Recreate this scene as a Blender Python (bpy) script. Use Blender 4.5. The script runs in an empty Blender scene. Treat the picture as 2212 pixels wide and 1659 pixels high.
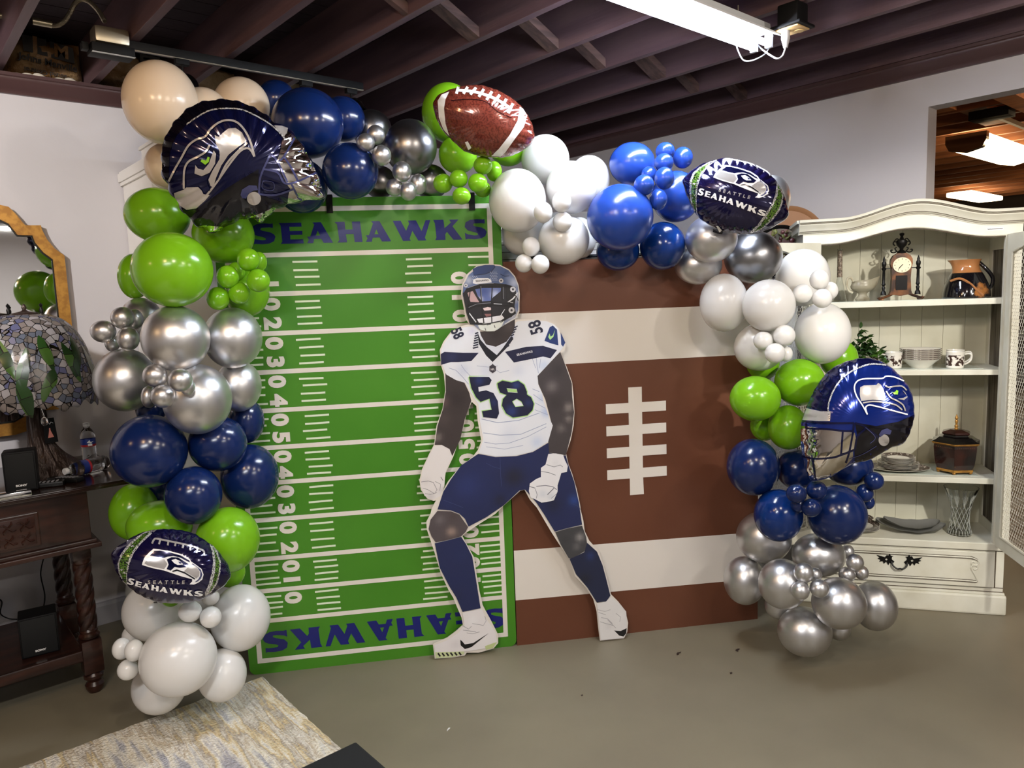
import bpy, bmesh, math, random
from mathutils import Vector, Matrix
from mathutils.geometry import tessellate_polygon
random.seed(7)
R = math.radians
SC = bpy.context.scene

# ---------------------------------------------------------------- camera
FPX = 1581.83                      # focal length in pixels of the 2212 x 1659 frame
CAM = Vector((0, 0, 1.66))
RIGHT = Vector((0.75229503, -0.65783405, -0.03614622))
DOWN = Vector((-0.10585524, -0.06653928, -0.99215281))
FWD = Vector((0.65026675, 0.75021790, -0.11969235))
cd = bpy.data.cameras.new('camera'); cam = bpy.data.objects.new('camera', cd)
SC.collection.objects.link(cam)
cd.sensor_width = 36; cd.lens = FPX / 2212 * 36; cd.clip_start = .05; cd.clip_end = 100
cam.matrix_world = Matrix(((RIGHT.x, -DOWN.x, -FWD.x, CAM.x), (RIGHT.y, -DOWN.y, -FWD.y, CAM.y), (RIGHT.z, -DOWN.z, -FWD.z, CAM.z), (0, 0, 0, 1)))
SC.camera = cam

# ---------------------------------------------------------------- world, exposure, lights
w = bpy.data.worlds.new('world'); SC.world = w; w.use_nodes = True
w.node_tree.nodes['Background'].inputs[0].default_value = (.9, .85, .8, 1)
w.node_tree.nodes['Background'].inputs[1].default_value = .03
SC.view_settings.view_transform = 'Standard'; SC.view_settings.look = 'None'
SC.view_settings.gamma = 1; SC.view_settings.use_curve_mapping = False
SC.view_settings.exposure = 0.48

def point(name, loc, col, power, rad=.05, spot=None, aim=None):
    l = bpy.data.lights.new(name, 'SPOT' if spot else 'POINT'); l.color = col; l.energy = power; l.shadow_soft_size = rad
    o = bpy.data.objects.new(name, l); o.location = loc; SC.collection.objects.link(o)
    if spot:
        l.spot_size = R(spot); l.spot_blend = .5
        o.rotation_euler = (Vector(aim) - Vector(loc)).to_track_quat('-Z', 'Y').to_euler()
    return o
def area(name, loc, aim, sx, sy, col, power):
    l = bpy.data.lights.new(name, 'AREA'); l.shape = 'RECTANGLE'; l.size = sx; l.size_y = sy; l.color = col; l.energy = power
    o = bpy.data.objects.new(name, l); o.location = loc; SC.collection.objects.link(o)
    o.rotation_euler = (Vector(aim) - Vector(loc)).to_track_quat('-Z', 'Y').to_euler(); return o
WARM = (1, .62, .30); SOFT = (1, .86, .70); COOL = (.86, .93, 1.0)
# the shop light over the scene shines from its own two tubes (built below); below are lamps of the room behind the camera, plus two added fill spots
area('rear_shop_light_glow', (-.9, .2, 2.68), (-.9, .2, 0), 1.15, .16, (.97, .98, 1), 52)
area('rear_shop_light_glow', (1.2, -2.2, 2.68), (1.2, -2.2, 0), 1.15, .16, (1, .96, .90), 55)
point('ceiling_spot_glow', (-.35, 1.35, 2.62), WARM, 22, .05)
point('ceiling_spot_glow', (.35, 1.0, 2.62), SOFT, 24, .05)
point('ceiling_spot_glow', (1.3, .15, 2.6), SOFT, 26, .05)
point('ceiling_spot_glow', (2.6, -.6, 2.6), (1, .9, .78), 26, .05)
point('added_wall_fill', (-.75, 1.9, 2.6), (1, .97, .95), 185, .06, 58, (.0, 4.29, 2.15))  # added spot with no fitting in the room, brightens the left wall
point('added_hutch_fill', (1.75, -.9, 2.6), (1, .95, .86), 200, .05, 42, (3.85, 1.35, 1.25))  # second added spot, also without a fitting, lifts the hutch
point('warm_side_glow', (-1.6, 2.4, 2.5), WARM, 9, .04)  # small warm light near ceiling height at left, apart from the table lamp
# lamps of the next room, beyond the opening
area('next_room_glow', (6.0, .4, 2.5), (6.0, .4, 3.2), .9, .25, (1, .72, .42), 48)
point('next_room_far_glow', (9.5, 1.2, 2.6), (1, .72, .42), 40, .2)

# ---------------------------------------------------------------- pixel rays -> places on known planes
def ray(px, py): return RIGHT * (px - 1106) + DOWN * (py - 829.5) + FWD * FPX
def onz(px, py, z): d = ray(px, py); return CAM + d * ((z - CAM.z) / d.z)
def onx(px, py, x): d = ray(px, py); return CAM + d * (x / d.x)
def ony(px, py, y): d = ray(px, py); return CAM + d * (y / d.y)
def at(px, py, depth): return CAM + ray(px, py) * (depth / FPX)
class Plane:                        # a vertical plane: origin A on the floor, x along the board, y away from the camera
    def __init__(s, A, B):
        s.A = Vector((A[0], A[1], 0)); u = Vector((B[0] - A[0], B[1] - A[1], 0)); s.u = u.normalized()
        s.n = Vector((-s.u.y, s.u.x, 0)); s.rz = math.atan2(s.u.y, s.u.x)
    def st(s, px, py, off=0):
        d = ray(px, py); t = (s.n.dot(s.A - CAM) + off) / s.n.dot(d); P = CAM + d * t
        return ((P - s.A).dot(s.u), P.z)

# ---------------------------------------------------------------- materials
def lin(c): return tuple(((v / 255) / 12.92 if v / 255 <= .04045 else ((v / 255 + .055) / 1.055) ** 2.4) for v in c) + (1,)
MATS = {}
def mat(name, rgb, rough=.5, metal=0., spec=.5, coat=0., noise=None, bump=None, sub=0., trans=0., emit=None, alpha=None, ior=1.45, sheen=0):
    if name in MATS: return MATS[name]
    m = bpy.data.materials.new(name); m.use_nodes = True; nt = m.node_tree; b = nt.nodes['Principled BSDF']
    b.inputs['Base Color'].default_value = lin(rgb); b.inputs['Roughness'].default_value = rough
    b.inputs['Metallic'].default_value = metal; b.inputs['Specular IOR Level'].default_value = spec
    b.inputs['Coat Weight'].default_value = coat; b.inputs['Coat Roughness'].default_value = .08
    b.inputs['Transmission Weight'].default_value = trans; b.inputs['IOR'].default_value = ior
    b.inputs['Sheen Weight'].default_value = sheen
    if sub: b.inputs['Subsurface Weight'].default_value = sub; b.inputs['Subsurface Radius'].default_value = (.06, .06, .06); b.inputs['Subsurface Scale'].default_value = .5
    if emit: b.inputs['Emission Color'].default_value = lin(emit[0]); b.inputs['Emission Strength'].default_value = emit[1]
    tc = nt.nodes.new('ShaderNodeTexCoord')
    if noise:                       # (second colour, scale, contrast low, contrast high, stretch)
        c2, sc, lo, hi = noise[:4]; st = noise[4] if len(noise) > 4 else (1, 1, 1)
        mp = nt.nodes.new('ShaderNodeMapping'); mp.inputs['Scale'].default_value = st
        nz = nt.nodes.new('ShaderNodeTexNoise'); nz.inputs['Scale'].default_value = sc; nz.inputs['Detail'].default_value = 6
        cr = nt.nodes.new('ShaderNodeValToRGB'); cr.color_ramp.elements[0].position = lo; cr.color_ramp.elements[1].position = hi
        cr.color_ramp.elements[0].color = lin(rgb); cr.color_ramp.elements[1].color = lin(c2)
        nt.links.new(tc.outputs['Object'], mp.inputs[0]); nt.links.new(mp.outputs[0], nz.inputs['Vector'])
        nt.links.new(nz.outputs['Fac'], cr.inputs[0]); nt.links.new(cr.outputs[0], b.inputs['Base Color'])
    if bump:                        # (scale, strength, distance, stretch)
        st = bump[3] if len(bump) > 3 else (1, 1, 1)
        mp = nt.nodes.new('ShaderNodeMapping'); mp.inputs['Scale'].default_value = st
        nz = nt.nodes.new('ShaderNodeTexNoise'); nz.inputs['Scale'].default_value = bump[0]; nz.inputs['Detail'].default_value = 5
        bp = nt.nodes.new('ShaderNodeBump'); bp.inputs['Strength'].default_value = bump[1]; bp.inputs['Distance'].default_value = bump[2]
        nt.links.new(tc.outputs['Object'], mp.inputs[0]); nt.links.new(mp.outputs[0], nz.inputs['Vector'])
        nt.links.new(nz.outputs['Fac'], bp.inputs['Height']); nt.links.new(bp.outputs[0], b.inputs['Normal'])
    MATS[name] = m; return m
def cells(name, cols, scale, line=(20, 14, 10), lw=.04, rough=.2, seedvec=(1, 1, 1), emit=0):
    """stained-glass pattern: random cells of the given colours parted by dark came lines"""
    m = bpy.data.materials.new(name); m.use_nodes = True; nt = m.node_tree; b = nt.nodes['Principled BSDF']
    tc = nt.nodes.new('ShaderNodeTexCoord'); mp = nt.nodes.new('ShaderNodeMapping'); mp.inputs['Scale'].default_value = seedvec
    v = nt.nodes.new('ShaderNodeTexVoronoi'); v.inputs['Scale'].default_value = scale
    v2 = nt.nodes.new('ShaderNodeTexVoronoi'); v2.feature = 'DISTANCE_TO_EDGE'; v2.inputs['Scale'].default_value = scale
    cr = nt.nodes.new('ShaderNodeValToRGB'); cr.color_ramp.interpolation = 'CONSTANT'
    el = cr.color_ramp.elements
    for i, c in enumerate(cols):
        e = el[i] if i < 2 else el.new(i / len(cols))
        e.position = i / len(cols); e.color = lin(c)
    gt = nt.nodes.new('ShaderNodeMath'); gt.operation = 'GREATER_THAN'; gt.inputs[1].default_value = lw
    mx = nt.nodes.new('ShaderNodeMix'); mx.data_type = 'RGBA'; mx.inputs[6].default_value = lin(line)
    nt.links.new(tc.outputs['Object'], mp.inputs[0])
    for q in (v, v2): nt.links.new(mp.outputs[0], q.inputs['Vector'])
    nt.links.new(v.outputs['Color'], cr.inputs[0]); nt.links.new(v2.outputs['Distance'], gt.inputs[0])
    nt.links.new(gt.outputs[0], mx.inputs[0]); nt.links.new(cr.outputs[0], mx.inputs[7]); nt.links.new(mx.outputs[2], b.inputs['Base Color'])
    b.inputs['Roughness'].default_value = rough
    return m
def printmat(name='printed_card', rough=.4):
    m = bpy.data.materials.new(name); m.use_nodes = True; nt = m.node_tree; b = nt.nodes['Principled BSDF']
    a = nt.nodes.new('ShaderNodeVertexColor'); a.layer_name = 'ink'; nt.links.new(a.outputs[0], b.inputs['Base Color'])
    b.inputs['Roughness'].default_value = rough; return m

M = dict(
 wall=mat('grey_wall_paint', (186, 182, 184), .6, bump=(9, .12, .02)),
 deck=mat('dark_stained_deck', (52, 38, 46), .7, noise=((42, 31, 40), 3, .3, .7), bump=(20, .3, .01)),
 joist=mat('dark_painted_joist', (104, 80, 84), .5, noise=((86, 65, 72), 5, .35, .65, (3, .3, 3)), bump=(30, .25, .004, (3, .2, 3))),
 block=mat('dark_painted_block', (100, 76, 70), .6, noise=((74, 56, 54), 14, .4, .6, (.4, 3, 3))),
 floor=mat('painted_concrete', (132, 124, 104), .42, noise=((118, 110, 92), 1.3, .35, .65), bump=(3, .1, .01)),
 crown=mat('crown_moulding_paint', (70, 48, 48), .38),
 trim=mat('grey_trim_paint', (150, 146, 148), .5),
 roomtwo=mat('warm_raw_joist', (150, 96, 58), .7, noise=((110, 66, 40), 6, .35, .65, (3, .3, 3))),
 roomdeck=mat('raw_deck', (92, 58, 38), .8),
 white=mat('white_gloss_latex', (222, 221, 219), .22, spec=.5, sub=.15),
 cream=mat('cream_latex', (228, 208, 182), .22, spec=.5, sub=.1),
 green=mat('lime_latex', (118, 180, 26), .2, spec=.55),
 navy=mat('navy_latex', (14, 34, 84), .2, spec=.6),
 deepblue=mat('glossy_blue_latex', (8, 42, 104), .17, spec=.6),
 royal=mat('royal_blue_latex', (32, 64, 150), .24, spec=.6),
 silver=mat('chrome_latex', (212, 212, 214), .36, metal=.95),
 darksilver=mat('dark_chrome_latex', (150, 150, 153), .32, metal=1),
 gboard=mat('green_paint', (66, 132, 28), .42, noise=((74, 140, 34), 2, .4, .7)),
 bboard=mat('brown_paint', (100, 58, 38), .45, noise=((106, 64, 44), 2, .4, .7)),
 wpaint=mat('white_board_paint', (232, 226, 218), .5),
 tape=mat('white_tape', (226, 238, 214), .5),
 navyvinyl=mat('navy_vinyl', (24, 30, 110), .3),
 board_edge=mat('plywood_edge', (90, 76, 60), .7),
 foilnavy=mat('navy_mylar', (15, 19, 62), .14, metal=.55, coat=.6),
 foilblue=mat('blue_mylar', (20, 42, 124), .14, metal=.55, coat=.6),
 foilblack=mat('black_mylar', (8, 8, 20), .12, metal=.3, coat=.6),
 foilchrome=mat('chrome_mylar', (225, 220, 212), .06, metal=1),
 foilgrey=mat('grey_mylar_print', (172, 168, 166), .2, metal=.3, coat=.5),
 foilwhite=mat('white_mylar_print', (235, 235, 235), .2, coat=.5),
 foilslate=mat('slate_mylar_print', (70, 74, 120), .18, metal=.4, coat=.5),
 foillime=mat('lime_mylar_print', (128, 190, 40), .2, coat=.5),
 foilbrown=mat('brown_mylar', (112, 50, 38), .18, metal=.2, coat=.6, noise=((84, 34, 26), 160, .45, .6)),
 foilmesh=mat('green_mesh_mylar', (98, 140, 50), .2, metal=.3, coat=.5, noise=((16, 26, 18), 230, .44, .56)),
 foilmesh2=mat('white_mesh_mylar', (214, 214, 214), .2, metal=.3, coat=.5, noise=((30, 30, 40), 260, .46, .6)),
 hutch=mat('distressed_white_paint', (220, 218, 204), .45, noise=((206, 202, 184), 6, .4, .7), bump=(25, .1, .004)),
 hutchline=mat('antique_glaze', (82, 70, 58), .6),
 hutchback=mat('hutch_back_paint', (212, 210, 192), .55, noise=((198, 194, 172), 4, .4, .7)),
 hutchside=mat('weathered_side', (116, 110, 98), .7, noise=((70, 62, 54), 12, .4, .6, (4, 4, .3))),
 wire=mat('white_wire', (214, 210, 196), .5),
 iron=mat('black_iron', (20, 19, 19), .42, metal=.5),
 blackm=mat('black_plastic', (10, 10, 12), .6, spec=.3),
 softblack=mat('matte_black', (10, 12, 14), .75),
 wood=mat('dark_mahogany', (58, 30, 22), .28, noise=((30, 16, 13), 5, .35, .65, (1, 6, 6)), coat=.3),
 woodtop=mat('dark_mahogany_top', (44, 26, 20), .2, noise=((24, 14, 12), 5, .35, .65, (1, 6, 6)), coat=.4),
 bronze=mat('dark_bronze', (52, 38, 32), .38, metal=.4, bump=(14, .8, .02, (3, 3, .4))),
 gold=mat('gold_leaf_frame', (176, 128, 56), .45, metal=.35, noise=((150, 104, 44), 40, .4, .6)),
 mirror=mat('mirror_silver', (226, 226, 226), .02, metal=1),
 chrome=mat('polished_chrome', (220, 220, 220), .1, metal=1),
 steel=mat('galvanised_steel', (170, 160, 140), .35, metal=.9),
 fixture=mat('white_enamel', (232, 236, 240), .4),
 tube=mat('lit_tube', (255, 255, 255), .4, emit=((232, 241, 255), 116)),
 wrap=mat('lit_diffuser', (255, 255, 255), .4, emit=((255, 226, 180), 6)),
 cord=mat('white_cord', (196, 196, 200), .5),
 socket=mat('beige_socket_plate', (214, 178, 120), .45),
 paper=mat('white_insulation', (214, 206, 190), .9),
 bag=mat('tan_insulation_bag', (150, 126, 92), .5, noise=((112, 78, 42), 4, .4, .62), bump=(7, 1, .05)),
 ink=mat('dark_ink', (38, 34, 34), .6),
 labelwhite=mat('label_white', (232, 232, 232), .5),
 labelblue=mat('label_blue', (30, 48, 120), .4),
 labelred=mat('label_red', (150, 30, 32), .4),
 clear=mat('clear_plastic', (245, 248, 250), .04, trans=1, ior=1.35),
 crystal=mat('cut_crystal', (250, 252, 250), .03, trans=1, ior=1.5),
 china=mat('white_china', (226, 222, 212), .2, coat=.3),
 transfer=mat('brown_transferware', (226, 220, 210), .25, noise=((58, 40, 34), 60, .48, .54)),
 transferdark=mat('brown_transfer_rim', (70, 54, 48), .25, noise=((190, 180, 170), 90, .55, .62)),
 greyplate=mat('grey_leaf_china', (168, 168, 164), .3),
 cream_glaze=mat('crackled_cream_glaze', (190, 182, 158), .18, noise=((140, 126, 100), 14, .5, .7), coat=.4),
 tan_glaze=mat('tan_glaze', (156, 104, 62), .14, coat=.5),
 black_glaze=mat('black_glaze', (14, 12, 16), .08, noise=((150, 96, 46), 7, .60, .64), coat=.6),
 dial=mat('ivory_dial', (226, 216, 184), .3),
 copper=mat('aged_copper', (104, 66, 40), .35, metal=.6, noise=((50, 36, 30), 20, .4, .6)),
 lacquer=mat('dark_red_lacquer', (52, 22, 16), .22, coat=.5, noise=((20, 12, 12), 12, .4, .6)),
 lacquerblack=mat('black_lacquer', (14, 11, 11), .2, coat=.5),
 leaf=mat('ivy_leaf', (38, 66, 26), .4, noise=((70, 104, 30), 9, .5, .7)),
 fruit=mat('painted_grape', (74, 30, 34), .35), fruitgreen=mat('painted_apple', (92, 100, 44), .4),
 basket=mat('woven_tray', (132, 92, 58), .6), remote=mat('remote_black', (14, 14, 14), .35),
 remoteb=mat('remote_keys', (120, 120, 124), .5), screen=mat('dark_screen', (6, 6, 8), .08),
 debris=mat('dry_leaf', (46, 30, 24), .8), bulbglass=mat('spot_bulb', (240, 230, 210), .2),
 cabinet=mat('white_cabinet_paint', (226, 222, 216), .45),
)
M['glass'] = mat('lamp_crystal', (240, 240, 240), .05, trans=1)
M['tiffany'] = cells('stained_glass_shade', [(148, 146, 170), (176, 170, 172), (118, 120, 158), (160, 150, 146), (196, 192, 196), (142, 134, 130), (120, 128, 146), (182, 174, 164)], 38, lw=.045)
M['tiffleaf'] = cells('stained_glass_leaf', [(36, 66, 26), (58, 88, 34), (30, 54, 22), (84, 104, 52)], 16, lw=.02)
M['print'] = printmat()
def rugmat():
    m = bpy.data.materials.new('abstract_shag'); m.use_nodes = True; nt = m.node_tree; b = nt.nodes['Principled BSDF']
    tc = nt.nodes.new('ShaderNodeTexCoord'); mp = nt.nodes.new('ShaderNodeMapping'); mp.inputs['Scale'].default_value = (6.5, .8, 1)
    n1 = nt.nodes.new('ShaderNodeTexNoise'); n1.inputs['Scale'].default_value = 1.6; n1.inputs['Detail'].default_value = 6; n1.inputs['Roughness'].default_value = .6
    cr = nt.nodes.new('ShaderNodeValToRGB'); el = cr.color_ramp.elements
    cs = [(.0, (128, 130, 146)), (.37, (184, 184, 190)), (.43, (244, 238, 222)), (.47, (206, 192, 170)), (.49, (236, 230, 218)), (.53, (186, 176, 162)), (.56, (224, 204, 160)), (.60, (248, 242, 228)), (.67, (178, 176, 184))]
    el[0].position = cs[0][0]; el[0].color = lin(cs[0][1]); el[1].position = cs[1][0]; el[1].color = lin(cs[1][1])
    for p, c in cs[2:]: e = el.new(p); e.color = lin(c)
    n2 = nt.nodes.new('ShaderNodeTexNoise'); n2.inputs['Scale'].default_value = 95; n2.inputs['Detail'].default_value = 4
    mx = nt.nodes.new('ShaderNodeMix'); mx.data_type = 'RGBA'; mx.blend_type = 'OVERLAY'; mx.inputs[0].default_value = .7
    bp = nt.nodes.new('ShaderNodeBump'); bp.inputs['Strength'].default_value = .9; bp.inputs['Distance'].default_value = .012
    nt.links.new(tc.outputs['Object'], mp.inputs[0]); nt.links.new(mp.outputs[0], n1.inputs['Vector']); nt.links.new(tc.outputs['Object'], n2.inputs['Vector'])
    nt.links.new(n1.outputs['Fac'], cr.inputs[0]); nt.links.new(cr.outputs[0], mx.inputs[6]); nt.links.new(n2.outputs['Fac'], mx.inputs[7])
    nt.links.new(mx.outputs[2], b.inputs['Base Color']); nt.links.new(n2.outputs['Fac'], bp.inputs['Height']); nt.links.new(bp.outputs[0], b.inputs['Normal'])
    b.inputs['Roughness'].default_value = .95; return m
M['rug'] = rugmat()

# ---------------------------------------------------------------- building helpers
def link(o): SC.collection.objects.link(o); return o
def thing(name, label, cat, loc=(0, 0, 0), rz=0, group=None):
    o = link(bpy.data.objects.new(name, None)); o.location = loc; o.rotation_euler = (0, 0, rz); o.empty_display_size = .05
    return tag(o, label, cat, group)
def tag(o, label=None, cat=None, group=None, kind=None):
    if label: o['label'] = label
    if cat: o['category'] = cat
    if group: o['group'] = group
    if kind: o['kind'] = kind
    return o
class MB:
    def __init__(s): s.bm = bmesh.new()
    def box(s, c, d, rz=0, bevel=0):
        mt = Matrix.Translation(c) @ Matrix.Rotation(rz, 4, 'Z') @ Matrix.Diagonal((*d, 1))
        r = bmesh.ops.create_cube(s.bm, size=1, matrix=mt)
        if bevel:
            es = list({e for v in r['verts'] for e in v.link_edges})
            bmesh.ops.bevel(s.bm, geom=es, offset=bevel, segments=2, affect='EDGES', profile=.6)
        return s
    def b2(s, p, q, bevel=0):
        return s.box([(a + b) / 2 for a, b in zip(p, q)], [abs(b - a) for a, b in zip(p, q)], 0, bevel)
    def lathe(s, prof, c=(0, 0, 0), seg=32, mt=None, squash=(1, 1)):
        mt = mt or Matrix.Translation(c); rings = []
        for r, z in prof:
            if r < 1e-5: rings.append([s.bm.verts.new(mt @ Vector((0, 0, z)))])
            else: rings.append([s.bm.verts.new(mt @ Vector((r * math.cos(2 * math.pi * i / seg) * squash[0], r * math.sin(2 * math.pi * i / seg) * squash[1], z))) for i in range(seg)])
        for a, b in zip(rings, rings[1:]):
            for i in range(seg):
                j = (i + 1) % seg
                if len(a) == 1 and len(b) == 1: continue
                if len(a) == 1: s.bm.faces.new((a[0], b[j], b[i]))
                elif len(b) == 1: s.bm.faces.new((a[i], a[j], b[0]))
                else: s.bm.faces.new((a[i], a[j], b[j], b[i]))
        return s
    def tube(s, pts, r, seg=8, closed=False, caps=True):
        pts = [Vector(p) for p in pts]; n = len(pts); rings = []
        rr_ = r if isinstance(r, (list, tuple)) else [r] * n
        up = Vector((0, 0, 1)); prev = None
        for i, p in enumerate(pts):
            if closed: t = (pts[(i + 1) % n] - pts[i - 1])
            else: t = pts[min(i + 1, n - 1)] - pts[max(i - 1, 0)]
            t.normalize()
            if prev is None: a = t.cross(up); a = a if a.length > .1 else t.cross(Vector((1, 0, 0)))
            else: a = prev - t * prev.dot(t)
            a.normalize(); prev = a; b = t.cross(a)
            rings.append([s.bm.verts.new(p + (a * math.cos(2 * math.pi * k / seg) + b * math.sin(2 * math.pi * k / seg)) * rr_[i]) for k in range(seg)])
        m = n if closed else n - 1
        for i in range(m):
            A, B = rings[i], rings[(i + 1) % n]
            for k in range(seg): l = (k + 1) % seg; s.bm.faces.new((A[k], A[l], B[l], B[k]))
        if caps and not closed:
            s.bm.faces.new(rings[0][::-1]); s.bm.faces.new(rings[-1])
        return s
    def slab(s, outer, holes=(), y0=0., y1=-.001, conv=None):
        """flat shape traced in (x, z), front face at y1 (towards the camera), back at y0"""
        conv = conv or (lambda x, y, z: Vector((x, y, z)))
        loops = [list(outer)] + [list(h) for h in holes]
        flat = [Vector((p[0], p[1], 0)) for l in loops for p in l]
        tris = tessellate_polygon([[Vector((p[0], p[1], 0)) for p in l] for l in loops])
        F = [s.bm.verts.new(conv(p.x, y1, p.y)) for p in flat]
        for t in tris:
            a, b, c = [flat[i] for i in t]
            if (b - a).cross(c - a).z < 0: t = t[::-1]
            try: s.bm.faces.new([F[i] for i in t])
            except ValueError: pass
        if y0 != y1:
            B = [s.bm.verts.new(conv(p.x, y0, p.y)) for p in flat]
            for t in tris:
                a, b, c = [flat[i] for i in t]
                if (b - a).cross(c - a).z > 0: t = t[::-1]
                try: s.bm.faces.new([B[i] for i in t])
                except ValueError: pass
            k = 0
            for l in loops:
                n = len(l)
                for i in range(n):
                    j = (i + 1) % n
                    try: s.bm.faces.new((F[k + i], F[k + j], B[k + j], B[k + i]))
                    except ValueError: pass
                k += n
        return s
    def prism(s, prof, a, b, axis='x'):
        """profile of (u, z) pulled along an axis from a to b; u is the other horizontal axis"""
        f = (lambda t, u, z: Vector((t, u, z))) if axis == 'x' else (lambda t, u, z: Vector((u, t, z)))
        A = [s.bm.verts.new(f(a, u, z)) for u, z in prof]; B = [s.bm.verts.new(f(b, u, z)) for u, z in prof]; n = len(prof)
        for i in range(n): j = (i + 1) % n; s.bm.faces.new((A[i], A[j], B[j], B[i]))
        s.bm.faces.new(A); s.bm.faces.new(B[::-1]); return s
    def sphere(s, c, r, sc=(1, 1, 1), u=16, v=10):
        mt = Matrix.Translation(c) @ Matrix.Diagonal((*sc, 1)); bmesh.ops.create_uvsphere(s.bm, u_segments=u, v_segments=v, radius=r, matrix=mt); return s
    def text(s, txt, mt, size=.1, off=0., ext=0., sx=1., spacing=1., align='CENTER'):
        c = bpy.data.curves.new('t', 'FONT'); c.body = txt; c.size = size; c.offset = off; c.extrude = ext; c.align_x = align; c.align_y = 'CENTER'; c.space_character = spacing
        c.resolution_u = 4
        o = bpy.data.objects.new('t', c); me = bpy.data.meshes.new_from_object(o)
        me.transform(mt @ Matrix.Diagonal((sx, 1, 1, 1))); s.bm.from_mesh(me)
        bpy.data.objects.remove(o); bpy.data.curves.remove(c); bpy.data.meshes.remove(me); return s
    def xf(s, mt): bmesh.ops.transform(s.bm, matrix=mt, verts=s.bm.verts); return s
    def cut(s, step, y=False):
        """bisect on a grid so that a flat sheet can be bent over a curved surface"""
        for ax in (0, 2):
            vs = [v.co[ax] for v in s.bm.verts]; k = math.floor(min(vs) / step) + 1
            while k * step < max(vs):
                co = [0, 0, 0]; no = [0, 0, 0]; co[ax] = k * step; no[ax] = 1
                bmesh.ops.bisect_plane(s.bm, geom=s.bm.verts[:] + s.bm.edges[:] + s.bm.faces[:], dist=1e-7, plane_co=co, plane_no=no); k += 1
        return s
    def done(s, name, m, parent=None, smooth=True, recalc=True, auto=38, kind=None):
        if recalc: bmesh.ops.recalc_face_normals(s.bm, faces=s.bm.faces)
        me = bpy.data.meshes.new(name); 
        for f in s.bm.faces: f.smooth = smooth
        if smooth:
            for e in s.bm.edges:
                if len(e.link_faces) == 2 and e.calc_face_angle(0) > R(auto): e.smooth = False
        s.bm.to_mesh(me); s.bm.free()
        for q in (m if isinstance(m, (list, tuple)) else [m]): me.materials.append(M[q] if isinstance(q, str) else q)
        o = link(bpy.data.objects.new(name, me))
        if parent: o.parent = parent
        if kind: o['kind'] = kind
        return o
def XZ(x, y, z, roll=0, flip=False):
    """matrix placing flat text (drawn in local XY) upright in the XZ plane facing -Y, turned by roll"""
    return Matrix.Translation((x, y, z)) @ Matrix.Rotation(R(90), 4, 'X') @ Matrix.Rotation(roll, 4, 'Z')
def stroke(pts, w, closed=False):
    """outline polygon of a polyline of width w (2-D)"""
    pts = [Vector(p) for p in pts]; L = []; Rr = []; n = len(pts)
    for i, p in enumerate(pts):
        t = pts[min(i + 1, n - 1)] - pts[max(i - 1, 0)]
        if t.length < 1e-9: continue
        t.normalize(); nn = Vector((-t.y, t.x)) * w / 2; L.append(p + nn); Rr.append(p - nn)
    return [tuple(v) for v in L + Rr[::-1]]
def dup(root, loc, rz, label=None, group=None, scale=None):
    r = root.copy(); link(r); r.location = loc; r.rotation_euler = (0, 0, rz)
    if label: r['label'] = label
    if group: r['group'] = group
    if scale: r.scale = scale
    for ch in list(root.children):
        c = ch.copy(); link(c); c.parent = r
        for g in ch.children: d = g.copy(); link(d); d.parent = c
    return r
LET = dict(
 S=([(1.18, 1), (1.18, .77), (1, .8), (.56, .79), (.5, .7), (.63, .64), (1.0, .57), (1.19, .48), (1.28, .35), (1.19, .14), (.93, .03), (.56, 0), (.19, .03), (.04, 0), (.02, .33), (.19, .25), (.56, .19), (.75, .2), (.76, .28), (.63, .34), (.19, .45), (.02, .62), (.08, .85), (.34, .97), (.75, 1), (1.08, .97)], []),
 E=([(0, 1), (1.2, 1), (1.22, .81), (.56, .81), (.56, .6), (1.23, .6), (1.23, .42), (.57, .42), (.57, .2), (1.25, .2), (1.27, 0), (.03, 0), (.13, .1), (.1, .88)], []),
 A=([(.35, 1), (.81, 1), (1.4, 0), (.89, 0), (.77, .2), (.39, .2), (.32, 0), (0, 0), (.1, .17), (.02, .32), (.19, .32), (.45, .9)], [[(.61, .6), (.49, .36), (.72, .36)]]),
 H=([(0, 1), (.55, 1), (.57, .62), (.97, .62), (.95, 1), (1.4, 1), (1.47, 0), (1.04, 0), (1.01, .4), (.58, .4), (.62, 0), (.09, 0), (.2, .11), (.13, .88)], []),
 W=([(0, 1), (.44, 1), (.72, .49), (.91, .84), (.85, 1), (1.3, 1), (1.59, .46), (1.85, 1), (2.11, 1), (1.76, .13), (1.83, 0), (1.38, 0), (1.07, .49), (.89, .1), (.96, 0), (.52, 0)], []),
 K=([(0, 1), (.58, 1), (.62, .58), (1, .86), (.91, 1), (1.44, 1), (1.08, .67), (1.62, 0), (1.1, 0), (.75, .4), (.65, .29), (.65, 0), (.06, 0), (.14, .13), (.09, .83)], []))
ADV = dict(S=1.5, E=1.46, A=1.55, H=1.66, W=2.28, K=1.76)
def word(mb, x0, x1, f, h=1., y1=-.001, y0=0., firstbig=1.):
    """the word SEAHAWKS laid from x0 to x1 in a flat frame; f maps (u, v) to the sheet"""
    tot = sum(ADV[c] for c in 'SEAHAWKS') - .2; k = (x1 - x0) / tot; x = x0
    for i, c in enumerate('SEAHAWKS'):
        o, hs = LET[c]; g = firstbig if i == 0 else 1
        mb.slab([f(x + u * k * 1.0, v * h * g - (g - 1) * h * .25) for u, v in o], [[f(x + u * k, v * h) for u, v in q] for q in hs], y0, y1); x += ADV[c] * k
    return mb

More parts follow.
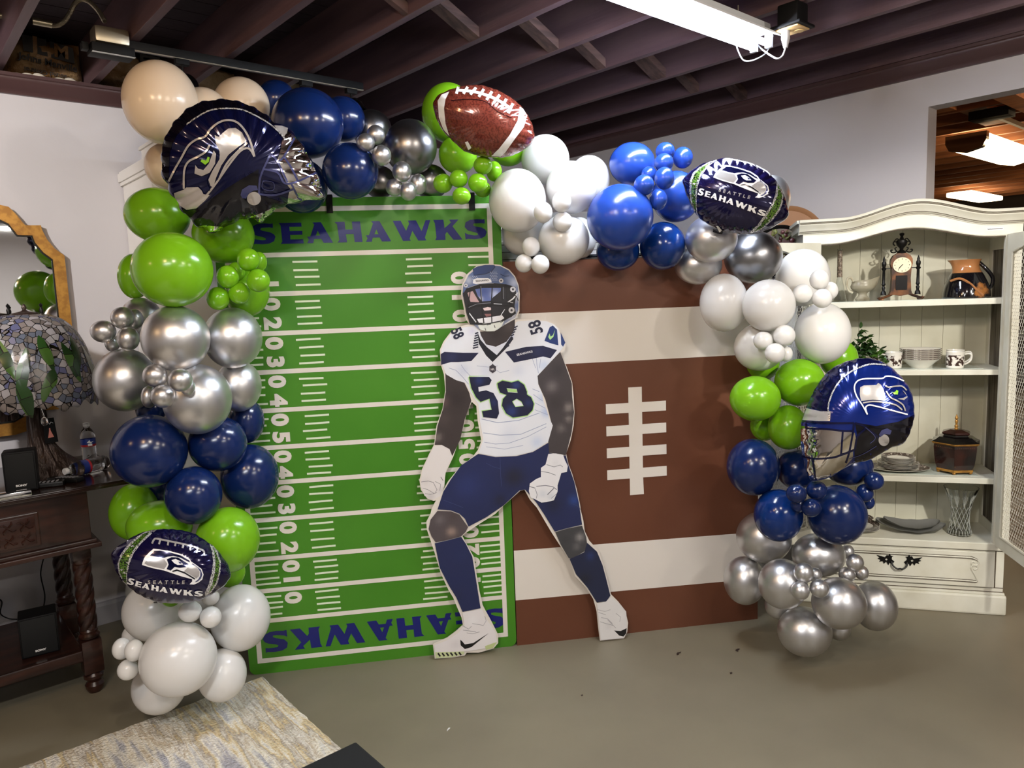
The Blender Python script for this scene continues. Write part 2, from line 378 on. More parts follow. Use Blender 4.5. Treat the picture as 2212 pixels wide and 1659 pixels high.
# ================================================================ the setting
XW, YW, ZJ, ZC = 4.213, 4.293, 2.81, 2.70       # right wall, left wall, joist undersides, crown foot
def struct(mb, name, m, smooth=False): return tag(mb.done(name, m, None, smooth), kind='structure')
struct(MB().b2((-4, -4, -.1), (13, YW + .1, 0)), 'floor', 'floor')
struct(MB().b2((-4, YW, 0), (XW + .12, YW + .12, ZJ - .02)), 'wall_left', 'wall')
mb = MB()
mb.slab([(YW, 0), (YW, 2.8), (-4, 2.8), (-4, 0), (-.6, 0), (-.6, 2.547), (1.512, 2.547), (1.512, 0)], (), XW, XW + .115, conv=lambda x, y, z: Vector((y, x, z)))
struct(mb, 'wall_right', 'wall')
struct(MB().b2((-4.1, -4, 0), (-4, YW, 3.04)), 'wall_back', 'wall')
struct(MB().b2((-4, -4.1, 0), (13, -4, 3.04)), 'wall_front', 'wall')
struct(MB().b2((XW + .115, 4.4, 0), (13, 4.5, 3.04)), 'wall_far_side', mat('far_wall', (70, 62, 58), .7))
struct(MB().b2((13, -4, 0), (13.1, 4.5, 3.04)), 'wall_far', mat('far_wall', (70, 62, 58), .7))
struct(MB().b2((-4, 4.78, 2.7), (XW + .1, 4.86, 3.04)), 'wall_left_attic', 'deck')
# crown moulding along both walls
prof = [(0, 0), (.018, 0), (.022, .012), (.03, .02), (.045, .032), (.06, .052), (.066, .06), (.066, .068), (.074, .072), (.074, .086), (0, .086)]
struct(MB().prism([(YW - u, ZC + z) for u, z in prof], -4, XW - .02, 'x'), 'trim_1', 'crown', True)
struct(MB().prism([(XW - u, ZC + z) for u, z in prof], -4, YW - .0745, 'y'), 'trim_2', 'crown', True)
# chair rail and baseboard of the left wall
struct(MB().prism([(YW, .80), (YW - .022, .80), (YW - .03, .815), (YW - .022, .83), (YW - .02, .85), (YW, .86)], -4, 1.06, 'x'), 'trim_3', 'trim')
struct(MB().prism([(YW, 0), (YW - .018, 0), (YW - .018, .10), (YW - .012, .115), (YW, .12)], -4, XW - .02, 'x'), 'baseboard_left', 'trim')
struct(MB().prism([(XW, 0), (XW - .018, 0), (XW - .018, .10), (XW - .012, .115), (XW, .12)], 1.53, YW - .02, 'y'), 'baseboard_right', 'trim')
# ceiling: plank deck on joists that run along the right wall
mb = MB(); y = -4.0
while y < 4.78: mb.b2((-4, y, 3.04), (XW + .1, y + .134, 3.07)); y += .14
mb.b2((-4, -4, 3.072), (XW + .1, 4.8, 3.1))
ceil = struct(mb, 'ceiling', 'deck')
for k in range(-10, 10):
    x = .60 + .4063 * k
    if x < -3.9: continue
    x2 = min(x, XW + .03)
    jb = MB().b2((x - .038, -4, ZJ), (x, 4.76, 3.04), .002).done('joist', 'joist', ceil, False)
BR = ((864, 35, 878, 31, 3), (1008, 91, 1031, 81, 4), (1178, 114, 1207, 107, 5), (1275, 149, 1297, 144, 6), (1403, 174, 1437, 167, 7), (1478, 200, 1500, 196, 8), (1590, 219, 1612, 214, 9))
for a, b, c, d, k in BR:
    x1 = .60 + .4063 * (k) - .038; x0 = x1 - .368
    y0 = onz(a, b, ZJ).y; y1 = onz(c, d, ZJ).y
    if abs(y0 - y1) > .12: y1 = y0 + (.08 if y1 > y0 else -.08)
    m = MB(); lo, hi = ZJ + .003, 2.985
    q = [(x0, hi), (x1, lo), (x1, lo + .045), (x0, hi + .045)]
    m.slab(q, (), y0, y1); m.done('bridging', 'block', ceil, False)
# next room's ceiling
mb = MB().b2((XW + .15, -4, 3.04), (13, 4.4, 3.1))
ceil2 = struct(mb, 'ceiling_next_room', 'roomdeck')
for k in range(20):
    x = 4.62 + .4063 * k
    MB().b2((x - .038, -4, ZJ), (x, 4.39, 3.04)).done('joist', 'roomtwo', ceil2, False)
for x, y in ((5.8, 1.9), (6.2, 1.75), (6.6, 1.8), (5.43, 2.05), (7.42, 1.3), (7.85, 1.35), (8.64, 2.0), (9.05, 2.05)):
    kk = 4.62 + .4063 * round((x - 4.62) / .4063)
    MB().b2((kk - .368, y, ZJ + .01), (kk - .038, y + .16, ZJ + .05)).done('bridging', 'roomtwo', ceil2, False)

# ---------------------------------------------------------------- ceiling fittings
t = thing('shop_light', 'white two tube fluorescent shop light with open reflector hanging under the dark joists', 'light', (1.77, 1.75, 2.71))
L = 1.25
mb = MB().prism([(-.03, .06), (.03, .06), (.035, .03), (.088, .002), (.088, -.006), (.085, -.006), (.03, .022), (-.03, .022), (-.085, -.006), (-.088, -.006), (-.088, .002), (-.035, .03)], 0, L, 'x')
mb.done('reflector', 'fixture', t, False)
for s in (-1, 1):
    MB().tube([(.03, s * .035, -.026), (L - .03, s * .035, -.026)], .0127, 14).done('tube', 'tube', t)
    for e in (.018, L - .018): MB().box((e, s * .035, -.012), (.018, .03, .062), 0, .003).done('socket', 'fixture', t)
for e in (.25, L - .2): MB().tube([(e, 0, .06), (e, 0, .1)], .003, 6).done('hook', 'steel', t)
t = thing('outlet_box', 'black junction box with beige duplex outlet beside the end of the shop light', 'outlet', (0, 0, 0))
p = onz(1712, 38, 2.76)
t.location = (p.x, p.y, 2.72)
MB().box((0, 0, .045), (.09, .09, .09), 0, .008).done('box', 'blackm', t)
MB().box((0, 0, 0), (.13, .13, .012), 0, .004).done('cover_plate', 'blackm', t)
MB().box((0, 0, -.009), (.1, .1, .006), 0, .004).done('socket_plate', 'socket', t)
MB().lathe([(.02, -.013), (.02, -.016), (0, -.016)], (.02, -.018, 0), 18).done('socket_face', 'socket', t)
mb = MB().lathe([(.0, 0), (.017, 0), (.018, -.03), (.012, -.05), (.009, -.066), (0, -.066)], (-.018, .02, -.012), 14)
tag(mb.done('plug', 'cord'), 'grey plug hanging in the beige duplex outlet', 'plug'); pl = SC.collection.objects['plug']; pl.location = t.location
a = Vector((t.location.x - .018, t.location.y + .02, 2.645)); e = Vector((3.05, 1.77, 2.74))
cordpts = [a, a + Vector((-.01, .01, -.035)), a + Vector((-.035, .03, -.04)), e + Vector((.02, .04, -.02)), e + Vector((.01, .05, .05)), e + Vector((-.08, .08, .06)), e + Vector((-.2, .10, .055))]
def smooth_pts(pts, n=8):
    out = []; P = [Vector(p) for p in pts]; P = [P[0]] + P + [P[-1]]
    for i in range(1, len(P) - 2):
        for k in range(n):
            u = k / n; a, b, c, d = P[i - 1:i + 3]
            out.append(.5 * ((2 * b) + (c - a) * u + (2 * a - 5 * b + 4 * c - d) * u * u + (3 * b - a - 3 * c + d) * u ** 3))
    out.append(P[-2]); return out
mb = MB().tube(smooth_pts(cordpts), .0035, 6)
for q in range(3):
    z = 2.80; x0 = 2.72 + .09 * q
    mb.tube(smooth_pts([(x0, 1.87, z), (x0 + .03, 1.86, z - .05), (x0 + .1, 1.865, z - .07 + .01 * q), (x0 + .16, 1.87, z - .03), (x0 + .1, 1.875, z)]), .003, 6)
mb.tube(smooth_pts([e + Vector((-.06, .10, -.01)), e + Vector((-.0, .09, -.08)), e + Vector((.05, .02, -.06)), e + Vector((.03, -.03, .0))]), .0032, 6)
tag(mb.done('extension_cord', 'cord'), 'tangled pale grey cord bundle looped above the end of the shop light', 'cord')
tag(MB().tube([(1.5, 1.90, 2.80), (3.16, 1.80, 2.795)], .007, 8).done('conduit_pipe', 'steel'), 'thin grey conduit pipe running above the shop light to the black outlet box', 'pipe')

# track lighting by the left wall
TY = 3.555
t = thing('track_light', 'black ceiling track with spot heads, fed from a boxed canopy at its left end', 'light', (.9, TY, 2.79))
MB().b2((.02, -.018, -.018), (1.2, .018, .018), .002).done('track_rail', 'blackm', t)
MB().b2((.02, -.0185, -.021), (1.2, -.004, -.0185)).done('track_edge', 'steel', t)
MB().b2((-.09, -.05, -.06), (.075, .05, -.022), .004).done('feed_cover', 'blackm', t)
MB().b2((-.12, -.02, -.05), (-.095, .02, -.02), .003).done('end_cap', 'blackm', t)
MB().b2((-.075, -.05, -.018), (.06, .05, .05), .016).done('canopy', 'steel', t)
MB().b2((-.09, -.05, -.0615), (.075, -.035, -.0602)).done('label_strip', 'fixture', t)
for px, py, kind in ((392, 128, 'ball'), (660, 168, 'can'), (757, 178, 'can')):
    x = ony(px, py, TY).x - .9
    MB().b2((x - .03, -.016, -.045), (x + .03, .016, -.018), .002).tube([(x, 0, -.045), (x, 0, -.085)], .006, 8).done('adapter', 'blackm', t)
    if kind == 'ball': h = MB().sphere((x + .02, .03, -.125), .055, u=24, v=16)
    else: h = MB().lathe([(0, .0), (.03, 0), (.042, -.03), (.05, -.09), (.046, -.09), (.038, -.03), (0, -.02)], (0, 0, 0), 24, Matrix.Translation((x + .01, .0, -.085)) @ Matrix.Rotation(R(-35), 4, 'X'))
    h.done('spot_head', mat('gloss_black', (10, 10, 11), .12), t)
tag(MB().tube([ony(-60, 24, 3.9), ony(53, 42, 3.9)], .012, 10).tube([ony(50, 41, 3.9), ony(58, 43, 3.9)], .017, 10).tube([ony(70, 45, 3.9), ony(112, 53, 3.9)], .016, 10).done('conduit_pipe', 'steel'), 'brass toned conduit pipe with coupling crossing the joists at the upper left corner', 'pipe')
P0 = [(114, 55), (126, 54), (140, 45), (152, 27), (162, 8), (175, -1), (190, 2), (205, 15), (217, 30), (226, 46)]
pts = smooth_pts([ony(x, y, 3.9 - .33 * i / 9) for i, (x, y) in enumerate(P0)], 14)
tag(MB().tube(pts, [.0085 + (.0022 if i % 2 else 0) for i in range(len(pts))], 8).done('flexible_conduit', 'steel', auto=10), 'ribbed brass toned flexible conduit arching down to the track light canopy', 'pipe')
# insulation bags lying on the wall top between the joists
def bagmesh(x0, x1, z0, z1, y, seed):
    rnd = random.Random(seed); bm = bmesh.new(); n = 18; m = 14; g = []
    for i in range(n + 1):
        row = []
        for j in range(m + 1):
            u, v = i / n, j / m
            b = (1 - (2 * u - 1) ** 4) * (1 - (2 * v - 1) ** 4)
            row.append(bm.verts.new((x0 + (x1 - x0) * u, y - .10 * b + .018 * math.sin(9 * u + seed) * math.sin(7 * v + 2 * seed) + rnd.uniform(-.006, .006), z0 + (z1 - z0) * v)))
        g.append(row)
    for i in range(n):
        for j in range(m): bm.faces.new((g[i][j], g[i + 1][j], g[i + 1][j + 1], g[i][j + 1]))
    bk = bmesh.ops.extrude_face_region(bm, geom=bm.faces[:]); vs = [v for v in bk['geom'] if isinstance(v, bmesh.types.BMVert)]
    for v in vs: v.co.y = y + .12
    q = MB(); q.bm = bm; return q
def bag(k, label, seed, printed):
    x1 = .60 + .4063 * k - .045; x0 = x1 - .356
    o = tag(bagmesh(x0, x1, 2.80, 3.02, 4.44, seed).done('insulation_bag', 'bag'), label, 'bag', 'insulation bags above the left wall')
    if printed:
        xc = (x0 + x1) / 2; M4 = lambda x, z, r=0: XZ(x, 4.325, z, r)
        mb = MB().slab([(xc - .085, 2.925), (xc + .015, 2.915), (xc + .015, 2.995), (xc - .085, 3.0)], (), 4.331, 4.329)
        mb.slab([(xc - .075 + .105, 2.912), (xc + .13, 2.9), (xc + .13, 2.975), (xc - .075 + .105, 2.99)], (), 4.331, 4.329)
        mb.done('logo_block', 'ink', o)
        MB().text('J', M4(xc - .035, 2.958, -.06), .1, .004).done('logo_letter', 'bag', o)
        MB().text('M', M4(xc + .075, 2.945, -.06), .085, .003).done('logo_letter', 'bag', o)
        MB().text('Johns Manville', M4(xc + .015, 2.885, -.1), .043, .0012).done('printed_name', 'ink', o)
        MB().text('Sound Control', XZ(xc, 4.33, 2.835, R(176)), .03, .0006).done('printed_words', 'ink', o)
    return o
bag(1, 'tan plastic insulation bag printed with large initials, in the joist bay at the far left', 3, True)
bag(0, 'tan insulation bag at the picture edge, left of the joist by the printed one', 9, False)
b = bag(2, 'crumpled tan insulation bag behind the track light, above the largest cream balloon', 5, False)
MB().text('FREE', XZ(1.2, 4.33, 2.845, R(178)), .035, .001).done('printed_words', 'ink', b)
MB().text('ET', XZ(1.27, 4.325, 2.965, -.05), .09, .004).done('printed_words', 'ink', b)
bag(3, 'tan insulation bag peeking out between two cream balloons', 8, False)
bag(4, 'tan insulation bag sliver above the dark silver balloon', 4, False)
mb = MB()
for i in range(7): mb.sphere((.66 + .045 * i, 4.33, 2.80), .022, (1.6, 1, .7 + .3 * (i % 3)), 10, 6)
tag(mb.done('insulation_batt', 'paper'), 'white fluff of insulation spilling over the crown moulding under the printed bag', 'insulation', kind='stuff')

# next room lights
t = thing('wrap_light', 'bright wraparound ceiling light with chrome end cap, seen through the opening at right', 'light')
a = onz(2040, 312, 2.72); b = onz(2132, 300, 2.72)
wd = abs(a.y - b.y); yc = (a.y + b.y) / 2; x0 = (a.x + b.x) / 2
t.location = (x0, yc, 2.72)
hw = min(max(wd / 2, .12), .22)
MB().prism([(-hw, .05), (-hw, .0), (-hw * .8, -.05), (0, -.075), (hw * .8, -.05), (hw, 0), (hw, .05)], .06, 1.25, 'x').done('diffuser', 'wrap', t)
MB().prism([(-hw * 1.04, .06), (-hw * 1.04, .0), (-hw * .84, -.055), (0, -.08), (hw * .84, -.055), (hw * 1.04, 0), (hw * 1.04, .06)], 0, .06, 'x').done('end_cap', 'chrome', t)
q = onz(2107, 425, 2.72)
tag(MB().box((0, 0, 0), (1.2, .3, .06), 0, .02).done('ceiling_light', 'wrap'), 'distant ceiling light glowing low in the opening above the white hutch', 'light').location = q
q = onz(2145, 245, 2.78)
t = thing('conduit_box', 'dark metal box and raceway on the ceiling of the next room', 'box', (q.x, q.y, 2.76))
MB().b2((-.1, -.12, -.02), (.05, .12, .04), .004).done('box', 'blackm', t)
MB().b2((.05, -.03, -.01), (1.6, -.005, .02)).done('raceway', 'steel', t)
tag(MB().b2((5.0, q.y - .28, 2.76), (8.2, q.y - .16, 2.81)).done('wooden_brace', 'roomtwo'), 'rough wooden brace under the joists of the next room', 'beam')

# ================================================================ painted boards and the player cutout
PB = Plane((1.122, 3.174), (2.157, 2.528))
BW, BH = 1.222, 2.105
t = thing('football_field_board', 'tall green painted plywood board with white yard lines, numbers and SEAHAWKS end zones', 'backdrop board', PB.A, PB.rz)
def rounded(x0, z0, x1, z1, r, n=6):
    out = []
    for cx, cz, a in ((x0 + r, z0 + r, 180), (x1 - r, z0 + r, 270), (x1 - r, z1 - r, 0), (x0 + r, z1 - r, 90)):
        for i in range(n + 1): q = R(a + 90 * i / n); out.append((cx + r * math.cos(q), cz + r * math.sin(q)))
    return out
MB().slab(rounded(0, 0, BW, BH, .03), (), .018, 0).done('panel', 'gboard', t, False)
ZL = [PB.st(738, y)[1] for y in (450, 547, 630, 714, 796, 878, 957, 1032, 1110, 1193, 1261, 1325, 1409)]
FX0, FX1 = .048, 1.172; HW = .0105
mb = MB().slab([(FX0 - HW, ZL[-1] - HW), (FX1 + HW, ZL[-1] - HW), (FX1 + HW, ZL[0] + HW), (FX0 - HW, ZL[0] + HW)], [[(FX0 + HW, ZL[-1] + HW), (FX1 - HW, ZL[-1] + HW), (FX1 - HW, ZL[0] - HW), (FX0 + HW, ZL[0] - HW)]], 0, -.0012)
for z in ZL[1:-1]: mb.slab([(FX0, z - HW * .95), (FX1, z - HW * .95), (FX1, z + HW * .95), (FX0, z + HW * .95)], (), 0, -.0010)
mb.done('yard_lines', 'wpaint', t, False)
rnd = random.Random(3)
cols = [(PB.st(633, 590)[0], PB.st(687, 590)[0]), (PB.st(877, 560)[0], PB.st(933, 560)[0]), (FX0, PB.st(603, 1230)[0]), (PB.st(1040, 1200)[0], FX1)]
for c, (a, b) in enumerate(cols):
    mb = MB()
    for i in range(1, 11):
        za, zb = ZL[i], ZL[i + 1]
        for k in range(4):
            z = za + (zb - za) * (.2 + .2 * k + rnd.uniform(-.02, .02)); d = rnd.uniform(-.008, .008); s = rnd.uniform(-.0015, .0015)
            mb.slab([(a + (d if c not in (2,) else 0), z - .0045), (b + (d if c != 3 else 0), z - .0045 + s), (b + (d if c != 3 else 0), z + .004 + s), (a + (d if c != 2 else 0), z + .004)], (), 0, -.0008)
    mb.done('hash_marks', 'tape', t, False)
# yard numbers: left column read down, right column read up
xl = PB.st(607, 960)[0]; xr = PB.st(1005, 850)[0]
for side, xc, rot in (('l', xl, -90), ('r', xr, 90)):
    mb = MB()
    for i, n in enumerate((10, 20, 30, 40, 50, 40, 30, 20, 10)):
        z = ZL[2 + i]; a, b = str(n)
        if side == 'r': a, b = b, a
        mb.text(a, XZ(xc, -.0014, z + .043, R(rot)), .094, .005, .0004, 1.08).text(b, XZ(xc, -.0014, z - .043, R(rot)), .094, .005, .0004, 1.08)
    mb.done('yard_numbers', 'wpaint', t, False)
zt, zb2 = PB.st(850, 521)[1], PB.st(850, 477)[1]
x0, x1 = PB.st(542, 500)[0], PB.st(1052, 500)[0]
word(MB(), x0, x1, lambda u, v: (u, zt + v), zb2 - zt).done('end_zone_lettering', 'navyvinyl', t, False)
zt, zb2 = PB.st(800, 1386)[1], PB.st(800, 1342)[1]
x0, x1 = PB.st(567, 1380)[0], PB.st(1090, 1330)[0]
word(MB(), 0, x1 - x0, lambda u, v: (x1 - u, zb2 - v), zb2 - zt).done('end_zone_lettering', 'navyvinyl', t, False)
for px, nm in ((711, 'a'), (1019, 'b')):
    s = PB.st(px, 430)[0]; o = MB().b2((-.013, -.006, -.065), (.013, -.002, .012)).b2((-.013, -.006, .008), (.013, .03, .012)).b2((-.013, .022, -.03), (.013, .026, .012)).done('hanging_strap', 'blackm')
    o.location = PB.A + PB.u * s + Vector((0, 0, BH)); o.rotation_euler = (0, 0, PB.rz)
    tag(o, 'black strap hooked over the green board under the navy balloons' if nm == 'a' else 'black strap hooked over the green board under the small green balloons', 'strap')

t = thing('football_board', 'brown painted board like a football, with two white stripes and white laces', 'backdrop board', PB.A + PB.u * 1.226, PB.rz)
MB().slab([(0, 0), (1.228, 0), (1.228, 1.812), (0, 1.812)], (), .018, 0).done('panel', 'bboard', t, False)
MB().slab([(0, 1.338), (1.228, 1.338), (1.228, 1.578), (0, 1.578)], (), 0, -.001).done('stripe', 'wpaint', t, False)
MB().slab([(0, .226), (1.228, .212), (1.228, .452), (0, .47)], (), 0, -.001).done('stripe', 'wpaint', t, False)
o = -1.226
vx0, vx1 = PB.st(1357, 850)[0] + o, PB.st(1386, 850)[0] + o
bars = [(PB.st(1307, 882)[1], PB.st(1437, 878)[1]), (PB.st(1309, 930)[1], PB.st(1438, 925)[1]), (PB.st(1311, 977)[1], PB.st(1439, 972)[1]), (PB.st(1313, 1024)[1], PB.st(1440, 1019)[1])]
bx0, bx1 = PB.st(1310, 950)[0] + o, PB.st(1439, 950)[0] + o; hb = .0235
lace = [(vx0, .693), (vx1 + .003, .693)]
for zl, zr in bars[::-1]:
    z = (zl + zr) / 2; lace += [(vx1, z - hb), (bx1, z - hb), (bx1, z + hb), (vx1, z + hb)]
lace += [(vx1, 1.212), (vx0, 1.212)]
for zl, zr in bars:
    z = (zl + zr) / 2; lace += [(vx0, z + hb), (bx0, z + hb), (bx0, z - hb), (vx0, z - hb)]
MB().slab(lace, (), 0, -.003).done('laces', 'wpaint', t, False)

# white grooved panel and dark screen standing behind the boards
q = PB.A + PB.u * 1.15 - PB.n * -.22
t = thing('grooved_white_panel', 'white grooved wooden panel behind the boards, seen beneath the white balloons', 'panel', q, PB.rz)
MB().slab([(0, 0), (.8, 0), (.8, 2.05), (0, 2.05)], [[(.08, 1.96 - .04), (.3, 1.8 + .12), (.72, 1.99), (.5, 2.02), (.2, 2.02)]], .02, 0).done('panel', 'cabinet', t, False)
mb = MB()
for k in range(14): mb.b2((.03, -.001, 1.55 + .035 * k), (.78, .0, 1.553 + .035 * k))
mb.done('grooves', 'hutchline', t, False)
q = PB.A + PB.u * 1.32 + PB.n * .10
t = thing('television', 'dark screen with thin grey bezel peeking over the brown board', 'television', q, PB.rz)
MB().b2((0, 0, .9), (.62, .04, 1.84), .004).b2((.2, .0, 0), (.42, .08, .9)).done('body', 'blackm', t)
MB().b2((.01, -.002, .92), (.61, 0, 1.83)).done('screen', 'screen', t)
MB().b2((.0, -.004, 1.818), (.62, .0, 1.824)).done('bezel', 'steel', t)

# ---- the life-size cardboard player
PS = Plane((1.921, 2.619), (2.524, 2.237))
fig = thing('cardboard_cutout', 'life size flat cardboard cutout of a helmeted football player, white jersey number 58, fists clenched', 'cutout', PS.A, PS.rz)
def pp(pts): return [PS.st(x, y) for x, y in pts]
OUT = [(1060,570),(1080,572),(1100,582),(1113,597),(1120,615),(1123,635),(1122,655),(1122,673),(1114,690),(1150,689),(1180,692),(1198,699),(1208,711),(1215,728),(1223,745),(1219,757),(1210,764),(1224,792),(1236,826),(1239,856),(1241,890),(1239,920),(1233,950),(1223,980),(1228,1003),(1236,1023),(1246,1057),(1253,1090),(1255,1104),(1260,1124),(1263,1147),(1273,1168),(1293,1190),(1303,1218),(1310,1244),(1320,1284),(1336,1300),(1350,1318),(1357,1345),(1355,1365),(1348,1379),(1296,1384),(1292,1352),(1289,1321),(1282,1295),(1267,1271),(1243,1245),(1230,1208),(1210,1179),(1190,1148),(1170,1114),(1160,1097),(1145,1080),(1133,1058),(1124,1060),(1086,1094),(1070,1110),(1035,1132),(1005,1152),(999,1158),(1009,1177),(1024,1204),(1029,1238),(1036,1278),(1043,1308),(1063,1345),(1076,1371),(1076,1389),(1066,1401),(1034,1410),(1008,1410),(1004,1416),(974,1421),(939,1423),(935,1391),(966,1378),(986,1363),(1000,1350),(997,1334),(987,1311),(979,1291),(969,1275),(952,1238),(938,1191),(930,1168),(922,1144),(921,1127),(930,1110),(933,1097),(942,1081),(936,1082),(923,1077),(909,1058),(906,1037),(912,1013),(926,983),(938,960),(943,920),(956,883),(962,843),(959,809),(953,790),(950,756),(958,738),(973,718),(994,705),(1013,700),(1006,689),(1002,666),(996,635),(998,615),(1009,592),(1030,574)]
HOLE = [(1019,868),(1029,877),(1032,910),(1040,953),(1032,973),(1022,986),(1006,1000),(985,1019),(968,1040),(955,1063),(960,1050),(962,1023),(979,987),(999,930),(1009,890)]
MB().slab(pp(OUT), [pp(HOLE)], .006, 0).done('card_backing', 'wpaint', fig, False)
DEP = {'n': 0}
def ink(name, pts, rgb, blobs=(), holes=(), step=.014, layer=None, parent=None):
    """a printed region; blobs = (px, py, radius px, colour, strength) are the soft tones of the print"""
    DEP['n'] += 1; y = -.0006 - .00012 * DEP['n'] if layer is None else layer
    mb = MB().slab(pp(pts), [pp(h) for h in holes], y, y)
    if blobs: mb.cut(step)
    o = mb.done(name, 'print', parent or fig, False, False)
    ca = o.data.color_attributes.new('ink', 'FLOAT_COLOR', 'POINT'); base = lin(rgb)
    B = [(*PS.st(b[0], b[1]), b[2] / 525, lin(b[3]), b[4]) for b in blobs]
    for i, v in enumerate(o.data.vertices):
        c = list(base)
        for bx, bz, br, bc, bs in B:
            k = bs * math.exp(-((v.co.x - bx) ** 2 + (v.co.z - bz) ** 2) / br ** 2); c = [c[q] * (1 - k) + bc[q] * k for q in range(4)]
        ca.data[i].color = c
    return o
def lines(name, ls, rgb, parent=None, layer=None):
    """printed strokes: (width px, points)"""
    DEP['n'] += 1; y = -.0006 - .00012 * DEP['n'] if layer is None else layer
    mb = MB()
    for w_, pts in ls: mb.slab(stroke(pp(pts), w_ / 525), (), y, y)
    o = mb.done(name, 'print', parent or fig, False, False)
    ca = o.data.color_attributes.new('ink', 'FLOAT_COLOR', 'POINT')
    for d in ca.data: d.color = lin(rgb)
    return o
SK = (62, 54, 54); LT = (150, 142, 140); NV = (34, 42, 84)
# arms
ink('left_arm', [(962,806),(1001,822),(1014,849),(1018,866),(1004,906),(994,950),(977,985),(971,970),(954,961),(939,961),(945,920),(957,883),(963,846)], SK, [(960,868,12,(118,96,92),.5),(945,945,9,(150,140,136),.6),(985,860,22,(40,34,36),.6),(958,905,16,(84,74,72),.5)])
ink('right_arm', [(1161,812),(1210,760),(1223,794),(1235,828),(1236,858),(1240,890),(1235,933),(1222,984),(1212,981),(1185,978),(1184,950),(1192,917),(1178,863),(1162,828)], (70, 64, 66), [(1192,835,12,(150,142,142),.45),(1228,880,9,(178,168,164),.55),(1200,870,20,(52,46,48),.6),(1212,925,9,(138,130,128),.5),(1228,905,7,(170,160,156),.5),(1205,800,16,(48,44,48),.6)])
# gloves
g = ink('left_glove', [(939,964),(954,961),(971,970),(976,986),(963,1018),(959,1050),(950,1072),(934,1080),(917,1071),(909,1050),(912,1020),(927,983)], (234, 230, 230), [(955,1060,9,(190,186,190),.6),(920,1040,10,(212,206,206),.5),(930,1072,10,(176,172,176),.5)])
lines('glove_creases', [(1.2, [(910,1041),(925,1039),(936,1042),(944,1058),(940,1064)]), (1, [(940,1040),(952,1046),(950,1060)]), (1, [(913,1054),(925,1058),(938,1066)]), (1.6, [(952,1030),(957,1038)]), (1, [(918,1066),(930,1068),(944,1064)])], (130, 128, 132), g)
# neck, undershirt, jersey
ink('neck', [(1036,716),(1068,716),(1090,702),(1112,690),(1112,716),(1094,742),(1073,750),(1050,744),(1040,732)], (62, 55, 57), [(1070,722,14,(40,36,38),.6),(1100,705,10,(96,88,88),.5)])
J = ink('jersey', [(1014,705),(1034,703),(1038,722),(1042,736),(1056,752),(1073,766),(1093,744),(1108,722),(1114,696),(1119,694),(1151,692),(1180,694),(1197,701),(1206,712),(1213,729),(1220,745),(1211,758),(1186,785),(1161,812),(1163,832),(1171,849),(1173,864),(1186,902),(1194,919),(1184,954),(1151,975),(1115,984),(1070,986),(1034,979),(1044,949),(1037,912),(1033,873),(1024,860),(1012,841),(1005,827),(985,821),(964,809),(955,787),(953,757),(960,741),(975,721),(994,709)], (232, 236, 244),
    [(1000,800,16,(196,206,230),.6),(985,725,10,(214,220,238),.6),(1180,890,12,(150,176,224),.7),(1172,860,10,(160,184,226),.6),(1160,955,14,(196,212,240),.7),(1060,930,30,(246,248,252),.6),(1175,790,14,(186,206,236),.6),(1050,800,16,(204,214,236),.5),(1120,800,14,(206,216,236),.5),(1020,715,9,(206,204,232),.6),(1060,970,20,(236,238,244),.5),(1100,940,20,(206,214,232),.4)])
lines('fabric_folds', [(1.6, [(1040,905),(1075,913),(1120,908),(1165,892)]), (1.4, [(1044,935),(1080,940),(1125,938),(1180,915)]), (1.2, [(1046,955),(1070,959),(1100,957),(1140,943),(1180,922)]), (1, [(1050,965),(1090,970),(1130,962)]), (1.2, [(1158,770),(1160,790),(1163,806)]), (1, [(1150,775),(1157,795)]), (1, [(1168,775),(1165,795)]), (1.2, [(1012,830),(1000,815),(985,800),(970,795)]), (1, [(1016,812),(1004,800),(996,788)]), (1.2, [(1150,840),(1165,846)]), (1.2, [(1152,852),(1172,866)]), (1.2, [(1156,870),(1178,882)]), (1, [(1155,885),(1184,896)]), (1, [(1066,795),(1080,805),(1100,800)]), (.9, [(1030,790),(1055,793),(1075,790)])], (158, 168, 198), J)
ink('undershirt', [(1037,722),(1050,744),(1071,749),(1094,738),(1110,716),(1111,728),(1094,748),(1073,767),(1053,751),(1040,735)], (226, 232, 246), [(1100,730,8,(180,196,236),.6)], parent=J)
ink('collar', [(1032,719),(1038,734),(1052,750),(1073,767),(1086,752),(1104,726),(1109,732),(1094,752),(1064,782),(1050,768),(1034,742)], (26, 28, 40), parent=J)
ink('shoulder_band', [(952,765),(960,760),(1000,762),(1034,762),(1018,780),(990,782),(974,782),(953,788)], (30, 34, 66), [(975,772,12,(54,60,100),.5)], parent=J)
ink('shoulder_band', [(1091,760),(1137,749),(1173,747),(1203,756),(1189,774),(1173,770),(1150,775),(1110,783)], (30, 34, 66), [(1160,758,12,(52,58,98),.4)], parent=J)
ink('sleeve_patch', [(1176,736),(1187,707),(1194,703),(1203,712),(1206,746),(1188,741)], (34, 56, 112), parent=J)
ink('sleeve_patch', [(1211,718),(1221,740),(1216,749),(1212,744)], (44, 66, 124), parent=J)
ink('sleeve_swoosh', [(1187,720),(1184,728),(1188,734),(1195,728),(1199,712),(1194,724),(1189,727)], (178, 226, 150), parent=J)
lines('collar_trim', [(3.2, [(1033, 718 + i * 5.2), (1026 - i * .8, 721 + i * 5.2)]) for i in range(7)] + [(3.0, [(1111 - i * 2.6, 708 + i * 6), (1118 - i * 2.6, 704 + i * 6)]) for i in range(8)], (40, 44, 66), J)
